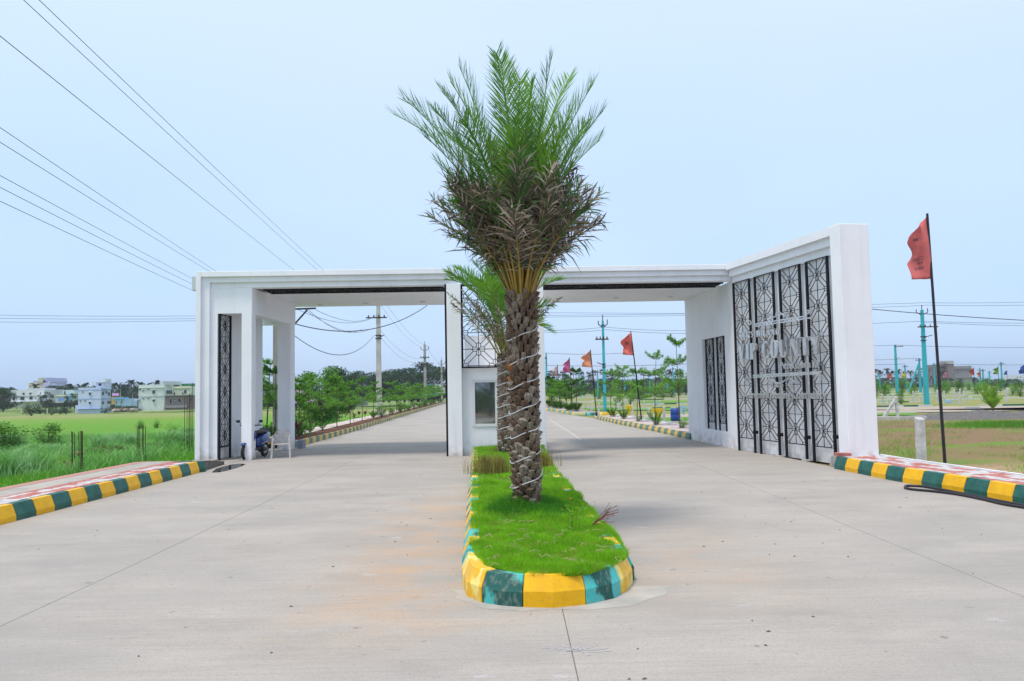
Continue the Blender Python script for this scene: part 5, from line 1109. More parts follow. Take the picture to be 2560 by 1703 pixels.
building('apartment_block','cream and lavender apartment block rising behind the long white house',71,108,957,1000,300,B['cream'],
 [('upper_floor',83,117,951,957,B['lav'],.0),('tower',96,108,944.5,957,B['cream'],.3),('tower',108,115,944.5,990,B['lav'],.0),('wall_band',108,120,957,1005,B['lav'],.2),('wall_band',120,127,952,990,B['lav'],.4),('wall_band',127,141,958.5,1000,B['lav'],.1),wn(104,954,2.5,4),wn(111,966,3,4.5),wn(117,966,2.5,3.5),wn(124,960.5,2,4),wn(124,971.5,2,4),wn(132,967,3,4.5),wn(139,966.5,2.5,3)],depth=14,cat='apartment block')
building('village_house','small white house with a lime band and blue doors between the trees',139,176,987,1003,225,B['white'],[('band',139,168,989.5,991.5,B['yellow'],.2),('door',145.5,161,994,1002,B['bluetrim'],.1),('upper_floor',157,186,975,986,bmat('aqua_white',(.55,.72,.80)),.0),('opening',161,164,978,986,M['dark'],.1),('side_room',169,178,990,1003,B['blue'],.3)],depth=7)
building('village_house','low blue house with a bright blue roof between the two tall houses',288,310,997,1014,225,bmat('sky_blue_wall',(.45,.66,.92)),[('roof_edge',286,322,993.5,998.5,B['blue'],.7),wn(291,1007,2.2,5),wn(304,1006,2.5,5.5)],depth=8)
building('ochre_shed','small ochre wall and pink roofed house beside the pale blue house',278,288,992,1009,228,B['ochre'],[('roof_edge',282,298,983,990,B['pink'],.4)],depth=5)
building('village_house','pink house half hidden by the first sapling behind the back pillar',726,757,973,1004,150,B['pink'],[('band',726,757,982,983.5,B['white'],.3),('band',726,757,991,992.5,B['white'],.3),wn(733,978,4,4)],depth=8)
building('village_house','grey tall house glimpsed beside the back pillar above the pink one',722,736,942,972,230,B['white'],[wn(731,951,5,5),wn(731,964,5,5)],depth=8)
building('village_house','distant grey green house seen between the cabin pillars',700,716,940,1004,230,B['white'],[wn(707,950,4,4),wn(707,965,4,4)],depth=8)
building('small_shed','low white shed with a pale roof behind the sapling row',858,903,996,1008,88,B['grey'],[('roof_edge',856,907,995,997,B['white'],.5),('opening',873,882,998.5,1007.5,B['white'],.03)],depth=4)
building('village_house','small white house with dome at the end of the road',1075,1106,969,980,190,B['white'],[('upper_floor',1085,1101,961.5,969,B['white'],.0),('sunshade',1072,1108,968.5,970.5,B['white'],.8)],depth=8)
building('unfinished_house','grey three storey concrete house under construction with scaffolding on the far right',2382,2432,915,972,330,B['grey'],
 [('band',2382,2433,921.5,923,B['brick'],.4),wn(2394,931,3.5,3),wn(2394,945,2,2),('band',2378,2430,944.5,946,B['brick'],.3),wn(2406.5,949.5,3,3),wn(2384,950,2,4),('upper_floor',2365,2383,910,972,B['brick'],.5),wn(2370,922,5,7),wn(2371,944.5,5.5,8),('roof_slab',2351,2381,902,910,bmat('tin_sheet',(.45,.45,.45)),.8),('wall_band',2343,2366,913,972,B['brick'],-.0),('opening',2346,2362,917,921,M['dark'],.3),('opening',2346,2362,928,940,M['dark'],.3)],depth=16)
# open concrete frame left of it
fr=empty('unfinished_building',(W(2330,966,332).x,332,-1.2),'open concrete frame of columns and slabs left of the unfinished house','unfinished house')
def seg(px0,px1,y0,y1,Y,nm,mt,par,th=.6): p0=W(px0,y1,Y);p1=W(px1,y0,Y); return MB().box((p0.x,Y,p0.z),(p1.x,Y+th,p1.z)).build(nm,mt,par,wld=True)
seg(2314,2343,919,924.5,332,'floor_slab',B['brick'],fr,8); seg(2314,2343,941,947.5,332,'floor_slab',B['brick'],fr,8)
for x in (2316,2328,2340): seg(x,x+1.5,924,968,332,'column',B['grey'],fr,1)
m=MB()
for x in (2345,2350,2356,2361,2366): m.bar(W(x,905,329),W(x,968,329),.15,.15)
for y in (912,920,928,936,944,952): m.bar(W(2344,y,329),W(2368,y,329),.12,.12)
m.build('scaffold',M['bark'],fr,wld=True)
building('village_house','pale distant house at the right edge behind trees',2538,2562,938,949,420,B['white'],[wn(2543,943,2,3),wn(2551,943,2,3)],depth=10)
# water tank by the road end
wt=empty('water_tower',(W(1072,1000,105).x,105,-.1),'dark blue cylindrical water tank with a bright blue rim beside the far pole','water tank')
p=W(1075,985,105); MB().lathe([(1.05,-.2),(1.05,0.0)],20,(p.x,105,p.z)).build('platform',B['blue'],wt,wld=True); MB().lathe([(.62,0),(.64,.6),(.62,1.2),(.2,1.35)],16,(p.x,105,p.z)).build('tank',mat('dark_blue_tank',(.03,.06,.13),.5),wt,wld=True); MB().lathe([(.25,-.9),(.25,-.2)],10,(p.x,105,p.z)).build('column',M['dark'],wt,wld=True)
# ---------------------------------------------------------------- utility poles
def pole(px,yb,yt,Y,wpx,mt,lab,grp,arms,taper=.7,z0=None,strut=None,name='utility_pole'):
    b_=W(px,yb,Y); 
    r0=empty(name,(b_.x,Y,b_.z),lab,'utility pole',grp); w0=wpx/1950*Y; topp=W(px+(yb-yt)*-.019,yt,Y); H_=topp.z-b_.z
    MB().mesh([(sx*w0/2*k,sy*w0/2*k,z) for z,k in ((-.1,1),(H_,taper)) for sx,sy in ((-1,-1),(1,-1),(1,1),(-1,1))],[(0,3,2,1),(4,5,6,7),(0,1,5,4),(1,2,6,5),(2,3,7,6),(3,0,4,7)]).build('pole',mt,r0)
    for (kind,dz,l,off) in arms:
        z=H_-dz
        if kind=='bar':
            ca=MB().box((off-l/2,-w0/2-.06,z-.04),(off+l/2,-w0/2-.005,z+.04)).build('cross_arm',M['rust'],r0)
            for k in range(4): 
                x=off-l/2+l*(k+.5)/4-(.0)
                MB().lathe([(.035,0),(.05,.05),(.03,.11),(.045,.14)],6,(x,-w0/2-.03,z+.041)).build('insulator',M['rust'],ca)
        elif kind=='vee':
            m=MB(); m.tube([(-l/2,0,z+.35),(-l/2,0,z+.12),(-.05,0,z-.1),(.05,0,z-.1),(l/2,0,z+.12),(l/2,0,z+.42)],.035,5); m.tube([(0,0,H_),(0,0,H_+.4)],.03,5); m.build('cross_arm',M['rust'],r0)
        elif kind=='lamp':
            m=MB(); m.tube([(0,-.1,z),(l*.5,-.15,z+.12),(l,-.2,z+.2)],.03,5); m.build('lamp_arm',M['rust'],r0)
        elif kind=='band':
            MB().box((-w0/2-.01,-w0/2-.01,z-.03),(w0/2+.01,w0/2+.01,z+.03)).build('clamp',M['rust'],r0)
    if strut: 
        e=W(*strut,Y); q=Vector((0,0,H_*.88)); s0=Vector((e.x-b_.x,0,0)); MB().bar(s0,q,w0*.6,w0*.6).build('strut',mt,r0)
    return r0,b_,H_
PG=M['pole_grey'];PTc=M['pole_teal']
pole(948,1046,735,52,13.5,mat('whitewashed_pole',(.50,.49,.46),.85,c2=(.40,.38,.36),scale=2),'tall whitewashed concrete pole with cross arm in the left opening',None,[('bar',1.62,1.4,-.1),('vee',.35,.0001+.5,0),('band',2.8,0,0),('band',3.0,0,0),('lamp',3.0,.4,0)],.62)
pole(1063.5,1018,862,89,7,PG,'grey concrete pole with double cross arms, second along the left road',None,[('vee',.6,.9,0),('bar',1.5,1.1,0),('band',2.5,0,0),('bar',2.3,.01+.6,0)],.75)
pole(1105,1006,900,125,5,PG,'slender far pole, last one before the black gate bar',None,[('vee',.7,1.1,0),('bar',2.2,1.6,0)],.75)
P1=pole(690,1092,705,29,13,mat('stained_pole',(.33,.31,.30),.9,c2=(.22,.20,.20),scale=3,stretch=(1,1,.3)),'weathered grey pole seen between the cabin pillars',None,[('bar',.1,1.6,0)],.85)
m=MB(); a=W(732,773,28.6); b_=W(790,771,28.6); c=W(768,775,28.6); d=W(700,852,28.9)
m.bar(W(680,775,28.6),b_,.06,.05); m.bar(c,d,.05,.05); iv=world_of(P1[0]).inverted(); m.build('brace_arm',M['rust'],P1[0],wld=True)
TG='teal painted concrete poles among the plots'
pole(1513,1036,802,52,8,PTc,'nearest teal pole, standing right of the orange flag in the right opening',None,[('vee',.35,.6,0.),('bar',1.25,.9,-.1),('band',.3,0,0),('band',2.9,0,0),('band',3.1,0,0),('lamp',3.0,-.45,0)],.62)
pole(2317,1010,775,61,10,PTc,'large teal pole with forked top right of the gate, nearest on that side',None,[('vee',.3,.9,0),('bar',1.35,1.6,.3),('band',2.1,0,0),('band',2.4,0,0),('lamp',2.2,.6,0)],.6)
pole(2243.5,982,862,115,6,PTc,'teal pole left of the largest one, between the two A frames',None,[('bar',.3,1.2,.5),('lamp',2.1,.5,0)],.65)
pole(1367,965,882,110,5,PTc,'teal pole just right of the booth column above the shrubs',None,[('bar',.8,.6,-.2),('band',1.5,0,0)],.7)
pole(2302,980,896,125,5,PTc,'teal pole with a leaning strut left of the large teal pole',None,[('bar',.3,1.5,0)],.6,strut=(2271,981))
sp_=[(1451,991,925,135),(1495,991,925,135),(1594,996,945,120),(1625,985,945,160),(1669,980,940,170),(1684,985,918,150),(1562,972,945,190),(2338,972,908,165),(2200,970,936,190),(2265,973,912,160),(2452,966,921,180),(2459,963,923,190),(2475,963,928,220),(2506,969,905,150)]
for i,(px,yb,yt,Y) in enumerate(sp_): pole(px,yb,yt,Y,3.2,PTc,'small distant teal pole among the plots',TG,[('bar',.4,1.2,0)] if i%2 else [('vee',.5,1.2,0)],.75)
m=W(2467,963,220)
# pole behind the viewer that carries the near wires
pb,bb,hb=(lambda r:(r[0],r[1],r[2]))(pole(0,0,0,1,1,PG,'x',None,[])) if False else (None,None,None)
bp_=empty('utility_pole',(-7.9,-14,0),'roadside pole behind the viewer carrying the overhead wires','utility pole'); MB().box((-.15,-.15,0),(.15,.15,9)).build('pole',PG,bp_)
# ---------------------------------------------------------------- wires
def wire(a,b_,sag,r_,lab,grp,n=24,ext=0.):
    a=Vector(a);b_=Vector(b_); P=[]
    for k in range(n+1):
        t=k/n; p=a.lerp(b_,t); p.z-=sag*4*t*(1-t); P.append(p)
    c=P[0].copy(); return tag(MB().tube([p-c for p in P],r_,4).build('wire',M['wire'],loc=tuple(c)),lab,'wire',grp)
OW='overhead wires coming from the upper left'
near=[((0,68),(735,675),8.5,'lowest of the three high wires, crossing the sky to the middle of the left fascia'),((80,0),(790,672),9.5,'middle one of the three high wires leaving the top edge of the picture'),((118,0),(806,672),9.6,'rightmost high wire, leaving the top edge furthest right'),((0,303),(523,678),11.5,'upper wire of the middle pair reaching the gate corner'),((0,340),(540,678),11.8,'lower wire of the middle pair reaching the gate corner'),((0,425),(482,697),13,'top wire of the three low wires meeting the gate side'),((0,455),(482,711),13.3,'middle wire of the three low wires meeting the gate side'),((0,490),(488,729),13.6,'bottom wire of the three low wires meeting the gate side')]
near[3]=((0,303),(540,678),11.5,near[3][3]); near[4]=((0,340),(523,678),11.8,near[4][3])
for (a,b2,Yn,lab_) in near:
    pa_=W(*a,Yn); pb_=W(*b2,29); d=(pb_-pa_); st_=pa_-d*((Yn+13.5)/(29-Yn)); wire(st_,pb_+d*.02,.10,.0062,lab_,OW,30)
# wires onward from pole to pole on the left
def Wz(px,py,Y): return W(px,py,Y)
on=[((768,772),29,(905,823),52),((760,772),29,(925,823),52),((740,772),29,(940,790),52),((790,775),29,(950,782),52),((952,828),52,(1048,897),89),((940,828),52,(1030,905),89),((950,760),52,(1055,868),89),((965,760),52,(1070,866),89),((1066,864),89,(1101,905),125),((1052,896),89,(1095,925),125)]
for i,(a,Ya,b2,Yb) in enumerate(on): wire(W(*a,Ya),W(*b2,Yb),.5,.010,'thin overhead wire linking the poles of the left road','overhead wires between the left road poles')
wire(W(728,807,30),W(1068,764,40),.75,.02,'thick dark cable sagging across the left opening below the soffit',None)
wire(W(728,833,30),W(935,839,51),1.05,.018,'dark cable hanging in a deep loop before the tall white pole',None)
for i,(y0,y1) in enumerate(((787,790),(795,797),(805,802))): wire(W(-60,y0,100),W(490,y1,100),.1,.022,'faint horizontal wire low in the sky left of the gate','faint horizontal wires left of the gate')
for i,(y0,y1) in enumerate(((782,784),(789,785),(793,789))): wire(W(1350,y0,52),W(1735,y1,52),.0,.010,'thin horizontal wire crossing the right opening at the top','thin wires across the right opening')
for a,b2 in (((1350,826),(1513,818)),((1513,818),(1740,827)),((1350,830),(1513,825)),((1513,824),(1740,834)),((1365,883),(1560,883)),((1365,914),(1720,910))): wire(W(*a,54),W(*b2,54),.08,.012,'thin horizontal wire crossing the right opening at the top','thin wires across the right opening')
wire(W(1900,743,45),W(2600,803,45),.15,.022,'thick dark cable crossing behind the red flag pole',None)
for a,b2 in (((1900,765),(2310,757)),((2310,757),(2600,754)),((1900,774),(2310,764)),((2310,763),(2600,762)),((1900,816),(2310,803)),((2310,803),(2600,808)),((2310,806),(2600,815)),((1900,868),(2243,863)),((2243,863),(2600,869)),((1900,905),(2300,896)),((1900,915),(2262,910)),((2338,909),(2600,912))): wire(W(*a,62),W(*b2,62),.06,.013,'thin horizontal wire among the plots right of the gate','thin wires right of the gate')
# ---------------------------------------------------------------- flags
def flag(name,pb_,pt_,Y,wpx,y0,y1,colr,lab,grp=None,rr_=.022,wave=.05,seed=0,notch=0.,polem=None,text=None,tone2=None):
    r_=random.Random(seed); B0=W(*pb_,Y); T0=W(*pt_,Y); root=empty(name,tuple(B0),lab,'flag',grp); inv=world_of(root).inverted()
    MB().tube([B0,T0],[rr_,rr_*.75],8).build('flagpole',polem or M['black'],root,wld=True)
    ax=(T0-B0).normalized(); Hh=(y1-y0)/1950*Y; Wd=wpx/1950*Y; zt=W(pt_[0],y0,Y).z; k0=(zt-B0.z)/(T0.z-B0.z); top=B0.lerp(T0,k0)
    nx_,nz_=14,22; 
    def pos(u,v):
        sc_=1-.35*notch*math.sin(math.pi*min(1,max(0,(v-.35)/.3)))*u if notch else 1.
        slope=(.42*(1-v)**1.5)*u*notch_slope
        x=-u*Wd*sc_*(1-.5*notch_slope*max(0,.22-v)/.22); dz=-v*Hh-slope*Hh*.5+u*.05*Hh*math.sin(v*5+seed)
        y=wave*math.sin(v*7+u*3+seed)*u*3+wave*.8*math.sin(u*9+v*4+seed*2)
        return top+ax*dz+Vector((x+wave*.4*math.sin(v*9+seed)*u,y,0))
    notch_slope=1.0
    v=[pos(i/(nx_-1),j/(nz_-1)) for j in range(nz_) for i in range(nx_)]
    m=MB().mesh(v,[(j*nx_+i,j*nx_+i+1,(j+1)*nx_+i+1,(j+1)*nx_+i) for j in range(nz_-1) for i in range(nx_-1)])
    mt=mat('flag_cloth',colr,.8,c2=tone2 or tuple(q*.8 for q in colr),scale=6,trans=.35); fo=m.build('cloth',mt,root,smooth=True,wld=True)
    md=fo.modifiers.new('t','SOLIDIFY'); md.thickness=.004
    if text:
        dk=mat('flag_print',(.16,.07,.10),.8)
        for (tx,u0,u1,v0,v1) in text:
            cu_=bpy.data.curves.new('t','FONT'); cu_.body=tx; cu_.size=1; cu_.offset=.01; to=bpy.data.objects.new('t',cu_); col.objects.link(to); bpy.context.view_layer.update()
            me=bpy.data.meshes.new_from_object(to.evaluated_get(bpy.context.evaluated_depsgraph_get())); bpy.data.objects.remove(to); bpy.data.curves.remove(cu_)
            bm=bmesh.new(); bm.from_mesh(me); bmesh.ops.subdivide_edges(bm,edges=bm.edges[:],cuts=1); bm.to_mesh(me); bm.free()
            n=len(me.vertices); a=np.zeros(n*3,np.float32); me.vertices.foreach_get('co',a); a=a.reshape(-1,3); x0,x1,ya,yb=a[:,0].min(),a[:,0].max(),a[:,1].min(),a[:,1].max(); o_=[]
            for x,y,z in a:
                u=u0+(u1-u0)*(x-x0)/(x1-x0); vv=v1-(v1-v0)*(y-ya)/(yb-ya); o_.append(inv@(pos(u,vv)+Vector((0,-.009,0))))   # seen from the back, so mirrored
            me.vertices.foreach_set('co',np.array(o_,np.float32).ravel()); me.materials.clear(); me.materials.append(dk); me.update(); put('printed_letters',me,root)
    return root
gY=G(2363,1164,0).y
flag('red_flag',(2363,1166),(2318,534),gY,55,540,700,(.82,.24,.23),'faded red flag on a long leaning black pole right of the gate',None,.034,.035,1,.9,text=[('COUNTY',.30,.86,.60,.665),('VIP',.30,.6,.68,.735),("SBR'S",.30,.75,.765,.82),('SBR',.5,.82,.30,.35)],polem=mat('black_pole',(.018,.018,.024),.5))
flag('salmon_flag',(1603.6,1049),(1577,828),35,27,831,889,(.88,.24,.20),'salmon red flag on a black pole among the right saplings',None,.03,.05,2,.5,text=[('SBR',.3,.7,.35,.48)])
flag('orange_flag',(1491.5,1041),(1476,874),44,24,876,919,(.88,.42,.25),'orange flag left of the nearest teal pole',None,.03,.06,3,.5)
flag('magenta_flag',(1431,1021),(1423,894),55,17,896,932,(.72,.17,.38),'magenta pink flag, third from the right opening edge',None,.035,.06,4,.4)
flag('pale_flag',(1400,1014),(1393.6,912),66,14,914,940,(.66,.50,.52),'pale pinkish white flag half hidden by the saplings behind the booth',None,.035,.06,5,.5)
for i,(n,x,y0,y1,w_,yb,Y,c,lab) in enumerate((('red_flag',2228,932,947,11,972,150,(.62,.16,.13),'tiny distant red flag left of the teal poles'),('yellow_flag',2263.5,930,946,9,972,150,(.75,.62,.02),'tiny yellow flag beside a far teal pole'),('white_flag',2304,931,944,5,970,160,(.7,.68,.7),'tiny white flag behind the large teal pole'),('pink_flag',2367,929,944,9,968,160,(.72,.30,.48),'tiny pink flag in front of the unfinished house'),('red_flag',2435,919,938,11,975,110,(.66,.16,.13),'small red flag at the right edge of the unfinished house'),('orange_flag',2451,927,943,8,966,150,(.74,.30,.15),'tiny orange flag right of the unfinished house'),('green_flag',2495.5,916,936,12,965,110,(.22,.42,.04),'small lime green flag at the far right'),('blue_flag',2517.5,926,937,7,963,150,(.06,.10,.40),'tiny dark blue flag right of the green one'),('blue_flag',2560,912,934,12,962,100,(.08,.14,.55),'blue flag cut by the right picture edge'))):
    flag(n,(x+(yb-y0)*.019,yb),(x,y0-1),Y,w_,y0,y1,c,lab,None,.03,.06,10+i,.3)
# ---------------------------------------------------------------- plots: kerbs, posts, signs
wk=bmat('white_kerb',(.62,.62,.62)); gk=bmat('green_kerb',(.02,.14,.10)); wpost=mat('whitewashed_post',(.60,.60,.60),.8,c2=(.42,.41,.39),scale=5,bump=.4,bscale=30)
def kline(px0,px1,y,hpx,mts,lab,n=1,th=.15,grp='low kerb lines between the plots'):
    a=G(px0,y,0); b_=G(px1,y,0); Y=(a.y+b_.y)/2; a=W(px0,y,Y);b_=W(px1,y,Y); h=hpx/1950*Y
    r0=empty('plot_kerb',(a.x,Y,0),lab,'kerb',grp)
    zt_=TZ(a.x,Y)
    for i in range(n):
        x0=a.x+(b_.x-a.x)*i/n; x1=a.x+(b_.x-a.x)*(i+1)/n; MB().box((x0+.01,Y,float(zt_)-.02),(x1-.01,Y+th,float(zt_)+h)).build('kerb_block',mts[i%len(mts)],r0,wld=True)
ll='low painted kerb line crossing the plots'
kline(2186,2332,1017,5.0,[gk,wk,gk,wk],'green and white kerb on the far side of the plot road, right of the gate',4); kline(2416,2450,1022,6,[wk],'white kerb block before the gravel heap at the right',1); kline(2450,2620,1013,4.0,[wk,gk,wk],'long white and green kerb at the right edge',3)
kline(2187,2318,1048,9,[mat('low_white_wall',(.58,.57,.55),.85,c2=(.42,.40,.38),scale=3)],'low whitewashed wall stub right of the gate pillar',1,.25,None)
for i,(x0,x1,y,h) in enumerate(((1455,1560,1017,3),(1540,1722,1021,3.5),(1530,1600,1004,3),(1600,1722,1009,3),(1390,1480,1004,3),(1480,1720,998,2.5),(1620,1722,1056,4),(1560,1720,990,2),(1380,1560,992,2),(2190,2300,1005,3),(2190,2330,998,2.5),(2350,2560,996,2.5),(2200,2420,989,2),(2430,2600,986,2),(2190,2600,980,1.8),(2190,2600,974,1.5),(1380,1720,985,1.8))): kline(x0,x1,y,h,[wk,wk,gk] if i%2 else [wk],ll,4 if i%2 else 1)
# green verges
mv=mat('verge_grass',(.12,.30,.03),.95,c2=(.09,.2,.03),scale=3,bump=.5)
for x0,x1,ya,yb in ((2187,2290,1030,1038),(1460,1720,1019,1026),(1560,1720,1041,1055),(1490,1560,1003,1009),(2200,2240,1000,1004),(2405,2470,991,996),(1600,1722,1000,1005),(2190,2560,985,987)):
    a,b_,c,d=[G(*q,0) for q in ((x0,yb),(x1,yb),(x1,ya),(x0,ya))]; tag(MB().poly([(p.x,p.y,float(TZ(p.x,p.y))+.03+.004*((x0+ya)%5)) for p in (a,b_,c,d)]).build('verge',mv),kind='structure')
a,b_,c,d=[G(*q,0) for q in ((2190,1024),(2620,1026),(2620,1014),(2190,1017.5))]; tag(MB().poly([(p.x,p.y,.0) for p in (a,b_,c,d)]).build('plot_road',mside),kind='structure')
# gravel heap
hm=mat('dark_gravel',(.14,.13,.13),.95,c2=(.09,.085,.085),scale=7,bump=1,bscale=15,c3=(.3,.28,.26),s3=20,a3=.4)
gc=G(2430,1045,0); V=[];F=[];nx_,ny=50,14
for j in range(ny):
    for i in range(nx_):
        u=i/(nx_-1);v=j/(ny-1); x=gc.x-2.6+8.5*u; y=gc.y-1.2+5.0*v; e=max(0,1-abs(2*u-1)**3)*max(0,1-abs(2*v-1)**2); V.append((x,y,-.06+e*(.28+.09*math.sin(x*2.1)*math.cos(y*1.7)+rnd.uniform(-.05,.05))))
tag(MB().mesh(V,[(j*nx_+i,j*nx_+i+1,(j+1)*nx_+i+1,(j+1)*nx_+i) for j in range(ny-1) for i in range(nx_-1)]).build('gravel_heap',hm),'low dark grey gravel heap beside the plot road','gravel heap')
# posts
def post(px,yt,yb,wpx,lab,grp=None,mt=None,leanx=0,Y=None):
    g=G(px,yb,0); Y=Y or g.y; b_=W(px,yb,Y); t=W(px+leanx,yt,Y); w_=wpx/1950*Y/2
    m=MB().mesh([(b_.x-w_,Y-w_,b_.z-.05),(b_.x+w_,Y-w_,b_.z-.05),(b_.x+w_,Y+w_,b_.z-.05),(b_.x-w_,Y+w_,b_.z-.05),(t.x-w_*.9,Y-w_,t.z-w_*.5),(t.x+w_*.9,Y-w_,t.z-w_*.5),(t.x+w_*.9,Y+w_,t.z),(t.x-w_*.9,Y+w_,t.z)],[(0,3,2,1),(4,5,6,7),(0,1,5,4),(1,2,6,5),(2,3,7,6),(3,0,4,7)])
    c=Vector(m.v[0]); m.v=[tuple(Vector(q)-c) for q in m.v]; return tag(m.build('concrete_post',mt or wpost,loc=tuple(c),bevel=.01 if Y<25 else 0),lab,'post',grp)
post(2304,1043,1157,19,'thick whitewashed concrete post on bare soil beside the red flag pole',None,leanx=-5,Y=15.6)
post(2245,992,1045,6,'white post carrying the leaning strut right of the gate pillar',None,leanx=-5)
m=MB(); g=G(2245,1045,0); a=W(2208,1047,g.y); b_=W(2241,996,g.y); m.bar(Vector((0,0,0)),b_-a,.13,.13); tag(m.build('concrete_strut',wpost,loc=tuple(a)),'white leaning strut propped against the post right of the gate pillar','post')
PGp='fence posts among the plots'
for i,(x,yt,yb,w_) in enumerate(((1480,1003,1037,2.5),(1452,1006,1030,2.5),(1464,1006,1032,2.5),(1476,1006,1033,2.5),(1497,1007,1042,4),(1567,994,1028,3.5),(1581,1005,1038,4),(1660,1017,1056,5.5),(1622,1020,1052,5),(1700,1012,1060,4),(1546,1008,1026,7),(1610,1000,1018,3),(1651,1002,1020,3),(2324,980,1007,4),(2343,975,1004,4),(2360,978,1008,4),(2385,974,1008,4),(2398,980,1010,4),(2410,976,1008,4),(2206,985,1012,4),(2301,983,1005,4),(2283,978,1005,3),(2458,977,1002,4),(2518,970,1005,4.5),(2466,983,1004,3),(2220,986,1010,4),(2233,984,1006,3),(2400,972,995,3))): post(x,yt,yb,w_,'whitewashed concrete fence post among the distant plots',PGp)
# small plot signs
def plate(px,py,wpx,hpx,Y,mt,lab,legpx,mt2=None,num=None,tee=False):
    c=W(px,py,Y); w_=wpx/1950*Y; h=hpx/1950*Y; zb_=W(px,py+hpx/2+legpx,Y).z; r0=empty('plot_sign',(c.x,Y,zb_),lab,'plot sign')
    MB().box((-w_/2,-.04,c.z-h/2-zb_),(w_/2,.04,c.z+h/2-zb_)).build('panel',mt,r0,bevel=.01)
    MB().box((-w_*.16,-.035,0),(w_*.16,.035,c.z-h/2-zb_)).build('leg',mt2 or mt,r0)
    if num:
        z_=c.z-zb_; MB().box((-w_*.3,-.052,z_-h*.22),(w_*.3,-.041,z_+h*.25)).build('label_plate',wk,r0)
        m=MB(); 
        for x in (-.09,.05): m.box((x*w_,-.06,z_-h*.06),((x+.07)*w_,-.053,z_+h*.12))
        m.build('number',M['dark'],r0)
yl=bmat('yellow_sign',(.78,.50,.01)); bl=bmat('blue_sign',(.20,.55,.75))
plate(1572,1020,15,12,44,yl,'yellow T shaped plot marker behind the right saplings, left one',12); plate(1643,1026,28,9,38,yl,'yellow T shaped plot marker right of the airy sapling',18)
plate(1709,1022,14,14,42,bl,'light blue plot sign with a white number plate near the inner wall',8,bl,True); plate(2372,1004,16,8,66,bl,'light blue plot sign with a white number plate beside the red flag pole',5,bl,True); plate(1640,1007,8,8,62,bl,'small light blue plot sign beside a white post in the right opening',4,bl,True)
plate(2426,992,10,6,80,wk,'white T shaped plot marker at the far right',11); plate(2223,994,11,6,80,wk,'white T shaped plot marker left of the teal poles',10); plate(1547,1010,10,6,60,wk,'white T shaped plot marker between the teal pole and saplings',10)
p=W(1689,1031,40); r0=empty('blue_barrel',(p.x,40,0),'dark blue plastic barrel on the grass before the inner wall','barrel'); MB().lathe([(.22,0),(.26,.05),(.27,.3),(.25,.33),(.27,.36),(.26,.62),(.2,.66)],16).build('drum',mat('blue_plastic',(.02,.06,.30),.4),r0,smooth=True); MB().lathe([(.06,.66),(.06,.69)],8,(.1,0,0)).build('cap',M['dark'],r0)
# young plants on the right
def spiky(px,yt,yb,lab,n=26):
    g=G(px,yb,0); t=W(px,yt,g.y); H_=t.z; r0=empty('young_palm',(g.x,g.y,-.02),lab,'young palm'); inv_=world_of(r0).inverted(); MB().tube([(0,0,0),(0,0,H_*.12)],.05,6).build('trunk',M['bark'],r0)
    for k in range(n): a=k*2.4; rr_=H_*rnd.uniform(.12,.42); frond((0,0,H_*.04),(rr_*math.cos(a)-.1*H_,rr_*math.sin(a),H_*rnd.uniform(.35,1.02)),.5,18,.24*H_,[petg,fp_,fp_,fg],r0,0.1,t0=.2,lw=.035,rr=.015,seed=700+k,step=8)
spiky(2483,960,1028,'young bushy palm with yellow green fronds at the far right')
g=G(2252,1012,0)
plant(('bush',0),'column_shrub',(g.x,g.y,0),1.3,'dark narrow shrub behind the white post and strut','shrub',None,sxy=.75)
g=G(2190,998,0); plant(('bush',0),'column_shrub',(g.x,g.y,0),2.2,'dark narrow shrub at the edge of the gate pillar','shrub',None,sxy=1.)
for i,(px,yb,h) in enumerate(((2208,990,1.8),(2370,978,1.9),(2400,985,2.2),(2425,975,2.6),(2345,985,2.),(2445,985,2.2),(2502,978,2.4),(2532,985,1.8),(2550,992,1.8),(2280,985,1.8),(1530,985,1.8),(1440,992,2.2),(1460,990,1.6),(1640,992,2.4),(1700,990,2.5),(1575,1010,1.9),(1545,1018,1.2))):
    g=G(px,yb,0); plant(('bush',i%2),'plot_tree',(g.x,g.y,-.05),h,'small green tree planted among the distant house plots','tree','small trees among the plots',sxy=h*.75)
# ---------------------------------------------------------------- field growth on the left
P=[]
def tz(x,y): return TZ(np.asarray(x,float),np.asarray(y,float))
n=90000; y=6+rng.uniform(0,1,n)**1.5*44; x=-8.85-rng.uniform(0,1,n)**1.3*(5+y*.75); keep=(x> -1.0*y*.75-3)
x,y=x[keep],y[keep]; hh=.10+.16*(np.sin(x*1.3)*np.sin(y*.9+1)*.5+.5)+.0*y
V,F=blades(np.stack([x,y,tz(x,y)-.02],1),hh*rng.uniform(.5,1.3,len(x)),rng.uniform(.006,.012,len(x))*(1+y*.04),rng.uniform(.1,.9,len(x)),2,.15)
tag(put('field_grass',npmesh('field_grass',V,F,M['tallgrass'])),kind='stuff',label='rough green grass covering the near part of the left field')
n=14000; tx=rng.uniform(-36,-9.6,1500); ty=rng.uniform(9,46,1500); ok_=(tx>-ty*.7-1)&(np.sin(tx*.55+1)*np.sin(ty*.35)+rng.uniform(-.4,.4,1500)>.15); tx,ty=tx[ok_][:420],ty[ok_][:420]
P=[];Hn=[]
for a,b2 in zip(tx,ty):
    k=36; r_=np.abs(rng.normal(0,.22,k)); q=rng.uniform(0,6.28,k); P.append(np.stack([a+r_*np.cos(q),b2+r_*np.sin(q),tz(a+0*q,b2+0*q)-.03],1)); Hn.append(rng.uniform(.35,.75)*rng.uniform(.5,1.1,k))
P=np.concatenate(P);Hn=np.concatenate(Hn)
V,F=blades(P,Hn,rng.uniform(.012,.022,len(P)),rng.uniform(.2,1.0,len(P)),3,.25)
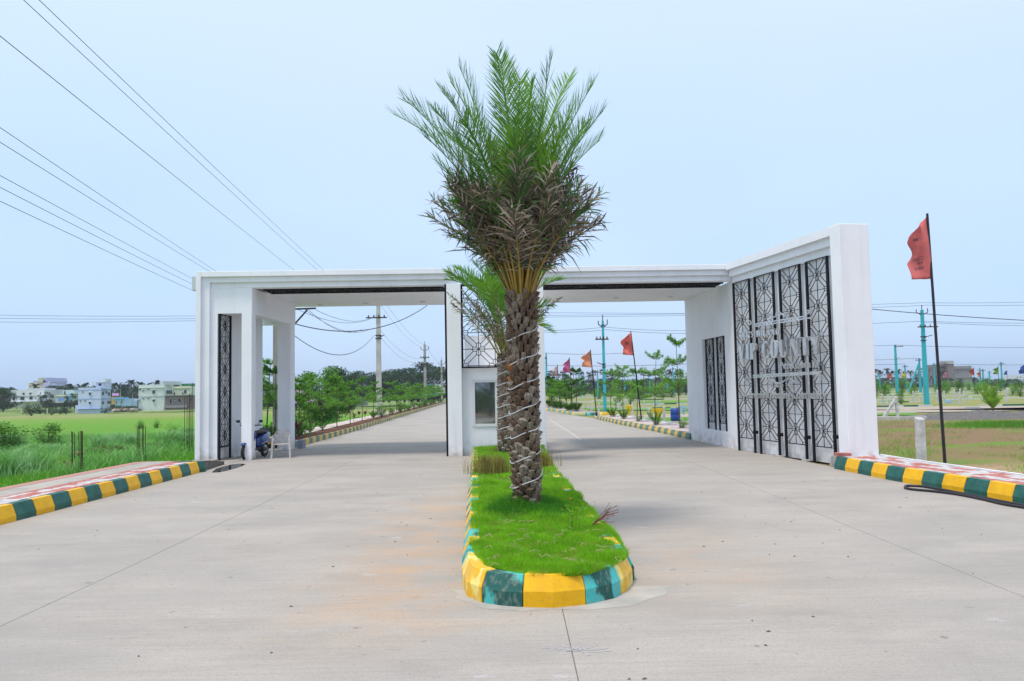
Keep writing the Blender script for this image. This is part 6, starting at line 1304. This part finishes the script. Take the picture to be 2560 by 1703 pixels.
tag(put('reed_grass',npmesh('reed_grass',V,F,mat('reed_grass',(.12,.36,.045),.5,c2=(.22,.44,.14),scale=.6,trans=.3))),kind='stuff',label='taller blue green reed grass in patches over the left field')
eg=mat('elephant_grass',(.17,.42,.08),.5,c2=(.34,.56,.28),scale=1.2,trans=.3)
for i,(px,py,h,lab) in enumerate(((30,1190,1.25,'tall arching grass clump at the left picture edge near the pavement'),(75,1180,1.1,'tall arching grass clump just right of the leftmost one'),(10,1120,1.3,'tall grass clump behind, at the left picture edge below the shrub'),(40,1110,1.1,'tall grass clump between the two leafy bushes'),(250,1105,.9,'pale tall grass clump left of the middle rebar group'),(300,1100,1.0,'widest pale tall grass clump behind the middle rebar group'),(330,1100,.9,'tall grass clump above the middle rebar group'),(420,1102,1.1,'dense tall grass clump left of the gate column'),(455,1100,1.0,'tall grass clump right against the gate column'),(90,1125,.7,'medium grass clump below the round leafy bush'),(140,1120,.6,'medium grass clump left of the first rebar group'),(470,1080,1.0,'grass clump behind the tall rebar rods'))):
    g=G(px,py,-.25); g.z=float(TZ(g.x,g.y)); tuft('grass_clump',[(g.x+rnd.uniform(-.3,.3),g.y+rnd.uniform(-.3,.3),g.z-.02) for _ in range(5)],h,90,.024,eg,1.0,lab,'grass clump',3,'tall grass clumps in the left field',spread=.3,droop=.35)
for i,(px,yt,yb,k,lab) in enumerate(((20,1046,1130,0,'leafy green shrub at the left picture edge in the field'),(118,1048,1112,0,'round leafy green bush in the near field'),(430,1044,1080,1,'blue green weed bush left of the gate column'),(348,1034,1060,1,'pale small weed bush in the middle of the field'),(395,1034,1058,1,'pale small weed bush left of the rebar rods'))):
    g=G(px,yb,-.4); g.z=float(TZ(g.x,g.y)); h=(yb-yt)/1950*g.y; plant(('bush',k),'field_bush',tuple(g),h,lab,'bush',None,sxy=h*1.25)
bt=mat('brown_tuft',(.17,.15,.05),.9,c2=(.10,.11,.03),scale=5)
for i,(px,py) in enumerate(((190,1122),(250,1118),(300,1115),(355,1112),(385,1110),(185,1160),(270,1112))):
    g=G(px,py,-.2); tuft('dry_tuft',[(g.x,g.y,float(TZ(g.x,g.y)))],.35,240,.02,bt,.9,'brownish dried tuft among the green grass of the near field','grass clump',2,'brownish tufts in the near field',spread=.3,droop=.2)
# stones by the first rebar group
for px,py,s in ((180,1160,.22),(196,1122,.2)):
    g=G(px,py,-.1); V=[];rs=random.Random(px); bm=bmesh.new(); bmesh.ops.create_icosphere(bm,subdivisions=2,radius=s)
    for v_ in bm.verts: v_.co=Vector((v_.co.x*1.3,v_.co.y,v_.co.z*.7))*rs.uniform(.85,1.1)
    me=bpy.data.meshes.new('clod'); bm.to_mesh(me); bm.free(); tag(put('soil_clod',me,mat=mat('clod',(.20,.15,.09),.95,c2=(.12,.10,.05),scale=9,bump=.6),loc=(g.x,g.y,float(TZ(g.x,g.y))+.08)),'lower brown soil clod beside the first rebar group' if s>.21 else 'upper brown soil clod behind the first rebar group','soil clod')
# rebar groups
RG='rusty reinforcement rods sticking up at the pavement edge'
def rebar(lst,lab):
    base=G(lst[0][0],lst[0][2],.1); r0=empty('rebar_group',(base.x,base.y,.0),lab,'rebar',RG)
    for (x,yt,yb) in lst:
        b_=G(x,yb,.0); b_=W(x,yb,max(b_.y,base.y-.1) if abs(b_.y-base.y)>.8 else b_.y); t=W(x+rnd.uniform(-1.5,1),yt,b_.y); MB().tube([b_,b_.lerp(t,.5)+Vector((rnd.uniform(-.01,.01),0,0)),t],.009,5).build('rod',M['rust'],r0,wld=True)
s=3.646
rebar([(656/s,900+650/s,900+1035/s),(663/s,900+655/s,900+1038/s),(680/s,900+660/s,900+1035/s)],'three rusty rods, left half of the first pair at the pavement edge')
rebar([(718/s,900+650/s,900+1022/s),(733/s,900+645/s,900+1022/s),(742/s,900+648/s,900+1020/s),(757/s,900+650/s,900+1018/s)],'four rusty rods, right half of the first pair at the pavement edge')
rebar([(1247/s,900+605/s,900+915/s),(1262/s,900+595/s,900+918/s),(1275/s,900+600/s,900+915/s)],'three rusty rods, left half of the middle pair')
rebar([(1300/s,900+600/s,900+912/s),(1310/s,900+598/s,900+910/s),(1324/s,900+602/s,900+910/s)],'three rusty rods, right half of the middle pair')
rebar([(1682/s,900+335/s,900+835/s),(1706/s,900+330/s,900+835/s),(1722/s,900+310/s,900+832/s),(1730/s,900+310/s,900+832/s),(1745/s,900+300/s,900+830/s),(1757/s,900+210/s,900+830/s)],'tall rusty rods beside the outer gate column')
rebar([(x,1010,1062) for x in (742,747,760,775,790)],'thin rods behind the cordylines beyond the back pillar')
for i,(px,yt,yb) in enumerate(((54,1021,1034.5),(118,1021,1034))): post(px,yt,yb,1.8,'small cream marker post at the far edge of the left field','marker posts at the far field edge',mat('cream_post',(.55,.52,.40),.8),Y=95)
for i,(px,yt,yb,Y) in enumerate(((301,975,1014,200),(331,985,1014,205),(97,985,1024,180))): pole(px,yb,yt,Y,1.6,PG,'thin pale village pole between the far houses','village poles',[('bar',.4,1.0,0)],.8)
m=MB(); 
for k in range(130):
    p=W(rnd.uniform(280,343),rnd.uniform(1023,1030),rnd.uniform(196,204)); s_=rnd.uniform(.15,.6); m.box((p.x-s_,p.y-s_,p.z-.1),(p.x+s_,p.y+s_,p.z+s_*.5),M=None,mi=rnd.randrange(3))
tag(m.build('rubble',[bmat('rubble_a',(.45,.38,.33)),bmat('rubble_b',(.30,.16,.12)),bmat('rubble_c',(.55,.53,.5))]),kind='stuff',label='rubble and broken bricks between the far houses')
# ground cover on the right
n=60000; y=12.5+rng.uniform(0,1,n)**1.4*32; x=7.9+rng.uniform(0,1,n)*(.62*y-2); nz_=np.sin(x*1.9+1)*np.sin(y*1.3)+.6*np.sin(x*4.3)*np.sin(y*3.1+2)+rng.uniform(-.5,.5,n); keep=(nz_>np.where(y<17,.75,np.where(x>.53*y,.5,-.2)))&(x>np.interp(y,[12,17],[8.2,7.95]))
x,y=x[keep],y[keep]
V,F=blades(np.stack([x,y,tz(x,y)-.01],1),rng.uniform(.04,.14,len(x)),rng.uniform(.008,.016,len(x)),rng.uniform(.2,1.2,len(x)),1)
tag(put('ground_cover',npmesh('ground_cover',V,F,mat('ground_cover',(.17,.38,.03),.7,c2=(.24,.33,.07),scale=1.2,trans=.25))),kind='stuff',label='patchy low green weeds on the sandy ground right of the gate')
n=9000; x=rng.normal(0,1,n); y=rng.normal(0,1,n); gg=G(2520,1062,0); x=gg.x+x*1.5; y=gg.y+y*.9
V,F=blades(np.stack([x,y,tz(x,y)-.01],1),rng.uniform(.1,.28,n)*np.exp(-((x-gg.x)/2.6)**2),rng.uniform(.01,.02,n),rng.uniform(.2,.9,n),1)
tag(put('verge_tuft',npmesh('verge_tuft',V,F,M['tallgrass'])),'long mound of fresh green grass at the right edge','grass patch')
# ---------------------------------------------------------------- hose
def hose(P,lab):
    Q=[Vector(p) for p in P]; c=Q[0].copy(); return tag(MB().tube([q-c for q in Q],.021,8).build('hose',mat('black_hose',(.022,.020,.026),.45),smooth=True,loc=tuple(c)),lab,'hose')
up=[(897,968),(905,958),(960,955),(1100,962),(1250,985),(1400,1012),(1600,1050),(1850,1100),(2100,1150),(2357,1196)]; lo_=[(897,970),(910,985),(1000,1000),(1200,1018),(1400,1040),(1600,1070),(1850,1120),(2100,1178),(2357,1220)]
path_=[G(2080+a/4.91,1020+b/4.91,.021) for a,b in up[::-1]]+[G(2080+a/4.91,1020+b/4.91,.021) for a,b in lo_[1:]]
e0=path_[0]-path_[1]; path_=[path_[0]+e0*1.5]+path_+[path_[-1]+(path_[-1]-path_[-2])*1.5]
sm_=[]
for i in range(len(path_)-1):
    p0,p1,p2,p3=path_[max(i-1,0)],path_[i],path_[i+1],path_[min(i+2,len(path_)-1)]
    for k in range(5):
        t=k/5; sm_.append(.5*((2*p1)+(p2-p0)*t+(2*p0-5*p1+4*p2-p3)*t*t+(3*p1-p0-3*p2+p3)*t**3))
hose(sm_+[path_[-1]],'black water hose folded in a loop on the concrete beside the right kerb')
# ---------------------------------------------------------------- plastic chair
cg=G(697,1146,0); ch=empty('plastic_chair',(cg.x,cg.y+.25,0),'worn white moulded plastic armchair standing by the back pillar','chair',rz=R(12)); cp=mat('old_white_plastic',(.56,.53,.52),.5,c2=(.44,.41,.40),scale=7)
ch.scale=(.92,.92,.90)
for sx in (-1,1):
    for sy,n_ in ((-1,'f'),(1,'b')):
        top_=Vector((sx*.235,sy*.2,.42 if sy>0 else .64)); bot=Vector((sx*(.27),sy*.27,0)); MB().bar(bot,top_,.055,.03,(0,1,0)).build('leg',cp,ch)
m=MB(); m.box((-.235,-.23,.40),(.235,.22,.43)); m.build('seat',cp,ch,bevel=.01)
for sx in (-1,1): MB().tube([(sx*.235,-.22,.63),(sx*.255,-.1,.655),(sx*.25,.12,.655),(sx*.225,.24,.68)],[.024,.026,.026,.024],6).build('armrest',cp,ch)
# backrest: a curved shell with slots
m=MB()
def bk(u,v,off=0):
    hw=.235*(1-.0*v); a=u*1.25; x=hw*math.sin(a)/math.sin(1.25)*(1 if v<.6 else math.sqrt(max(0.02,1-((v-.6)/.4)**2*.75))); y=.20+.09*v+.06*math.cos(a)-off; return Vector((x,y,.42+.42*v))
nu,nv_=16,14
for i in range(nu):
    for j in range(nv_):
        u0_,u1_=-1+2*i/nu,-1+2*(i+1)/nu; v0,v1=j/nv_,(j+1)/nv_
        um=(u0_+u1_)/2
        if j%3==1 and .12<abs(um)<.72 and 2<j<13 and not(6<j<8): continue
        q=[bk(u0_,v0),bk(u1_,v0),bk(u1_,v1),bk(u0_,v1)]; w2=[bk(u0_,v0,-.012),bk(u1_,v0,-.012),bk(u1_,v1,-.012),bk(u0_,v1,-.012)]; m.poly(q); m.poly(w2[::-1])
m.build('backrest',cp,ch)
# ---------------------------------------------------------------- scooter, nose towards the viewer's left
sg=G(636,1146,0); sc0=empty('scooter',(sg.x,21.75,0),'blue motor scooter parked behind the front cabin pillar','scooter',rz=R(172)); sc0.scale=(.92,.92,.92)
bp2=mat('blue_scooter_paint',(.010,.045,.22),.25,coat=.6,c2=(.008,.035,.18),scale=3); bk2=mat('black_plastic',(.016,.016,.018),.5); ty=mat('tyre',(.02,.02,.02),.85); sv=mat('silver',(.5,.5,.52),.35,metal=1.)
# local frame: +y is forward, x to its right
def loft(secs,n=12,cx=0):
    """secs: (y,z,halfwidth,halfheight) ellipses"""
    m=MB(); v=[];
    for (y,z,a,b_) in secs:
        for k in range(n): q=2*math.pi*k/n; v.append((a*math.copysign(abs(math.cos(q))**.8,math.cos(q)),y,z+b_*math.copysign(abs(math.sin(q))**.8,math.sin(q))))
    f=[(i*n+k,i*n+(k+1)%n,(i+1)*n+(k+1)%n,(i+1)*n+k) for i in range(len(secs)-1) for k in range(n)]+[tuple(range(n))[::-1],tuple((len(secs)-1)*n+k for k in range(n))]
    return m.mesh(v,f)
def torus(y,z,Rr,rr_,wd,n=22):
    m=MB(); v=[];f=[]
    for i in range(n):
        a=2*math.pi*i/n
        for k in range(8): q=2*math.pi*k/8; r0_=Rr+rr_*math.cos(q); v.append((wd*math.sin(q),y+r0_*math.cos(a),z+r0_*math.sin(a)))
    for i in range(n):
        for k in range(8): f.append((i*8+k,((i+1)%n)*8+k,((i+1)%n)*8+(k+1)%8,i*8+(k+1)%8))
    return m.mesh(v,f)
def disc(y,z,r_,wd,n=16):
    m=MB(); v=[(s_*wd,y+r_*math.cos(2*math.pi*k/n),z+r_*math.sin(2*math.pi*k/n)) for s_ in (-1,1) for k in range(n)]; return m.mesh(v,[tuple(range(n)),tuple(range(n,2*n))[::-1]]+[(k,(k+1)%n,n+(k+1)%n,n+k) for k in range(n)])
for y in (.62,-.62):
    w_=torus(y,.23,.19,.045,.045).build('wheel',ty,sc0,smooth=True); disc(y,.23,.135,.035).build('rim',sv,w_)
loft([(.80,.44,.04,.03),(.72,.48,.075,.03),(.58,.49,.08,.03),(.46,.40,.06,.03)],10).build('front_mudguard',bp2,sc0,smooth=True)
MB().tube([(0,.62,.23),(0,.50,.62),(0,.44,.86)],.028,6).build('fork',bk2,sc0)
m=MB(); 
prof=[(.55,.34,.10),(.56,.50,.17),(.54,.66,.22),(.50,.80,.21),(.46,.90,.12)]
v=[]
for (y,z,hw) in prof:
    for u in (-1,-.5,0,.5,1): v.append((u*hw,y-.14*u*u,z))
for (y,z,hw) in prof:
    for u in (-1,-.5,0,.5,1): v.append((u*hw*.95,y-.14*u*u-.04,z))
f=[]
for j in range(4):
    for i in range(4): a=j*5+i; f.append((a,a+1,a+6,a+5)); f.append((a+25,a+30,a+31,a+26))
m.mesh(v,f).build('front_apron',bp2,sc0,smooth=True)
loft([(.50,.99,.05,.03),(.48,1.0,.10,.07),(.40,1.02,.13,.085),(.32,1.03,.10,.06)],12).build('headlight_cowl',bp2,sc0,smooth=True)
loft([(.525,.97,.04,.025),(.50,.97,.085,.05)],10).build('headlight',mat('headlight_glass',(.6,.62,.66),.1),sc0)
MB().tube([(-.34,.28,1.0),(-.2,.36,1.0),(.2,.36,1.0),(.34,.28,1.0)],.017,6).build('handlebar',bk2,sc0)
for sx in (-1,1):
    mr2=MB().tube([(sx*.24,.34,1.01),(sx*.33,.36,1.10)],.008,5).build('mirror',bk2,sc0); loft([(-.012,0,.05,.03),(0,0,.07,.042),(.014,0,.06,.036)],10).build('mirror_glass',bk2,mr2,loc=(sx*.36,.36,1.12))
MB().box((-.16,-.05,.26),(.16,.42,.32)).build('floorboard',bk2,sc0,bevel=.02)
loft([(.02,.45,.12,.14),(-.2,.50,.17,.19),(-.5,.58,.17,.17),(-.8,.66,.11,.10),(-.92,.70,.05,.05)],14).build('rear_body',bp2,sc0,smooth=True)
loft([(.10,.72,.10,.03),(-.05,.76,.15,.05),(-.35,.77,.16,.055),(-.65,.81,.14,.05),(-.78,.83,.08,.03)],14).build('seat',bk2,sc0,smooth=True)
MB().tube([(.17,-.1,.42),(.178,-.4,.48),(.13,-.78,.60)],.008,5).build('side_stripe',sv,sc0); MB().tube([(-.17,-.1,.42),(-.178,-.4,.48),(-.13,-.78,.60)],.008,5).build('side_stripe',sv,sc0)
MB().tube([(-.12,-.55,.86),(-.10,-.85,.86),(.10,-.85,.86),(.12,-.55,.86)],.012,6).build('grab_rail',bk2,sc0)
loft([(-.35,.25,.10,.09),(-.62,.24,.09,.07)],10).build('engine',bk2,sc0); MB().tube([(.14,-.3,.22),(.15,-.8,.30)],[.03,.045],8).build('exhaust',sv,sc0); MB().tube([(-.1,-.2,.2),(-.2,-.25,.0)],.012,5).build('stand',bk2,sc0)
MB().box((-.08,-.97,.42),(.08,-.955,.54)).build('number_plate',wk,sc0)
# small block end beside the back pillar, and the pinkish wooden board against the wall
a=G(742,1123,0); tag(MB().box((-.08,-.08,0),(.08,.3,.27)).build('grey_block',mat('blue_grey_block',(.25,.25,.32),.8),loc=(-7.02+.17,25.0+.2,0)),'blue grey kerb end block standing against the back pillar','concrete block')
# leaf litter and pebbles on the road
m=MB()
for k in range(150):
    x,y=rnd.uniform(-6.5,6.2),rnd.uniform(3.6,17)
    if -.9<x<1.4 and y>6: continue
    s_=rnd.uniform(.006,.022); a=rnd.uniform(0,6.28); c_,s2_=math.cos(a)*s_,math.sin(a)*s_; m.mesh([(x-c_,y-s2_,.002),(x+s2_*.5,y-c_*.5,.004),(x+c_,y+s2_,.003),(x-s2_*.5,y+c_*.5,.004),(x,y,.010)],[(0,1,4),(1,2,4),(2,3,4),(3,0,4)])
tag(m.build('litter',mat('dark_litter',(.06,.05,.045),.9,c2=(.16,.12,.09),scale=9)),kind='stuff',label='tiny leaves and pebbles scattered over the concrete')
# faint chalk drawing on the concrete in front of the island
m=MB(); g=G(1425,1628,0)
for k in range(9):
    a=-.9+.42*k; P=[]
    for j in range(7):
        t=j/6; P.append(Vector((g.x+math.cos(a)*.26*t+.03*math.sin(t*5+k),g.y+math.sin(a)*.13*t+.02*math.sin(t*7+k*2),.0022)))
    for p,q in zip(P[:-1],P[1:]): m.bar(p,q,.005,.001,(0,0,1))
tag(m.build('chalk_marks',mat('chalk',(.55,.56,.62),.95,c2=(.42,.41,.41),scale=30)),'faint white chalk strokes fanning over the concrete in front of the island','chalk drawing')
# trees across the road behind the viewer (they show in the booth window)
for i in range(9): plant(('mass_l',0),'roadside_tree',(-14+i*3.6,-11+rnd.uniform(-1,1),-.1),.6,'green roadside tree behind the viewer reflected in the booth window','tree','roadside trees behind the viewer')

# ---------------------------------------------------------------- thin air haze over the plain
hz=bpy.data.materials.new('haze'); hz.use_nodes=True; t=hz.node_tree; t.nodes.clear(); o=nn(t,'ShaderNodeOutputMaterial'); v=nn(t,'ShaderNodeVolumePrincipled'); v.inputs['Color'].default_value=(.80,.88,1,1); v.inputs['Density'].default_value=.00032; v.inputs['Anisotropy'].default_value=.2; t.links.new(v.outputs[0],o.inputs['Volume'])
tag(MB().box((-900,-80,-6.5),(1000,1900,24)).build('haze',hz),kind='stuff')

# labels: look-alikes in a row are told apart by their place from the left
ONES='zeroth first second third fourth fifth sixth seventh eighth ninth tenth eleventh twelfth thirteenth fourteenth fifteenth sixteenth seventeenth eighteenth nineteenth'.split()
TENS={2:'twent',3:'thirt',4:'fort',5:'fift',6:'sixt',7:'sevent',8:'eight',9:'ninet'}
def ordn(n):
    if n<20: return ONES[n]
    t,o=divmod(n,10); return TENS[t]+('ieth' if o==0 else 'y-'+ONES[o])
by={}
for o in bpy.data.objects:
    if o.parent is None and o.get('label') and o.get('category'): by.setdefault(o['label'],[]).append(o)
def sx(o):
    d=o.location-Vector((0,0,HC)); k=d.dot(FW); return d.dot(CX)/k if k>0 else d.x
for lab,os_ in by.items():
    if len(os_)<2: continue
    os_.sort(key=sx); 
    for i,o in enumerate(os_,1):
        w_=lab.split(); 
        if o.get('group') is None: o['group']=' '.join(w_[:8])
        o['label']=ordn(i)+' from the left: '+' '.join(w_[:12])
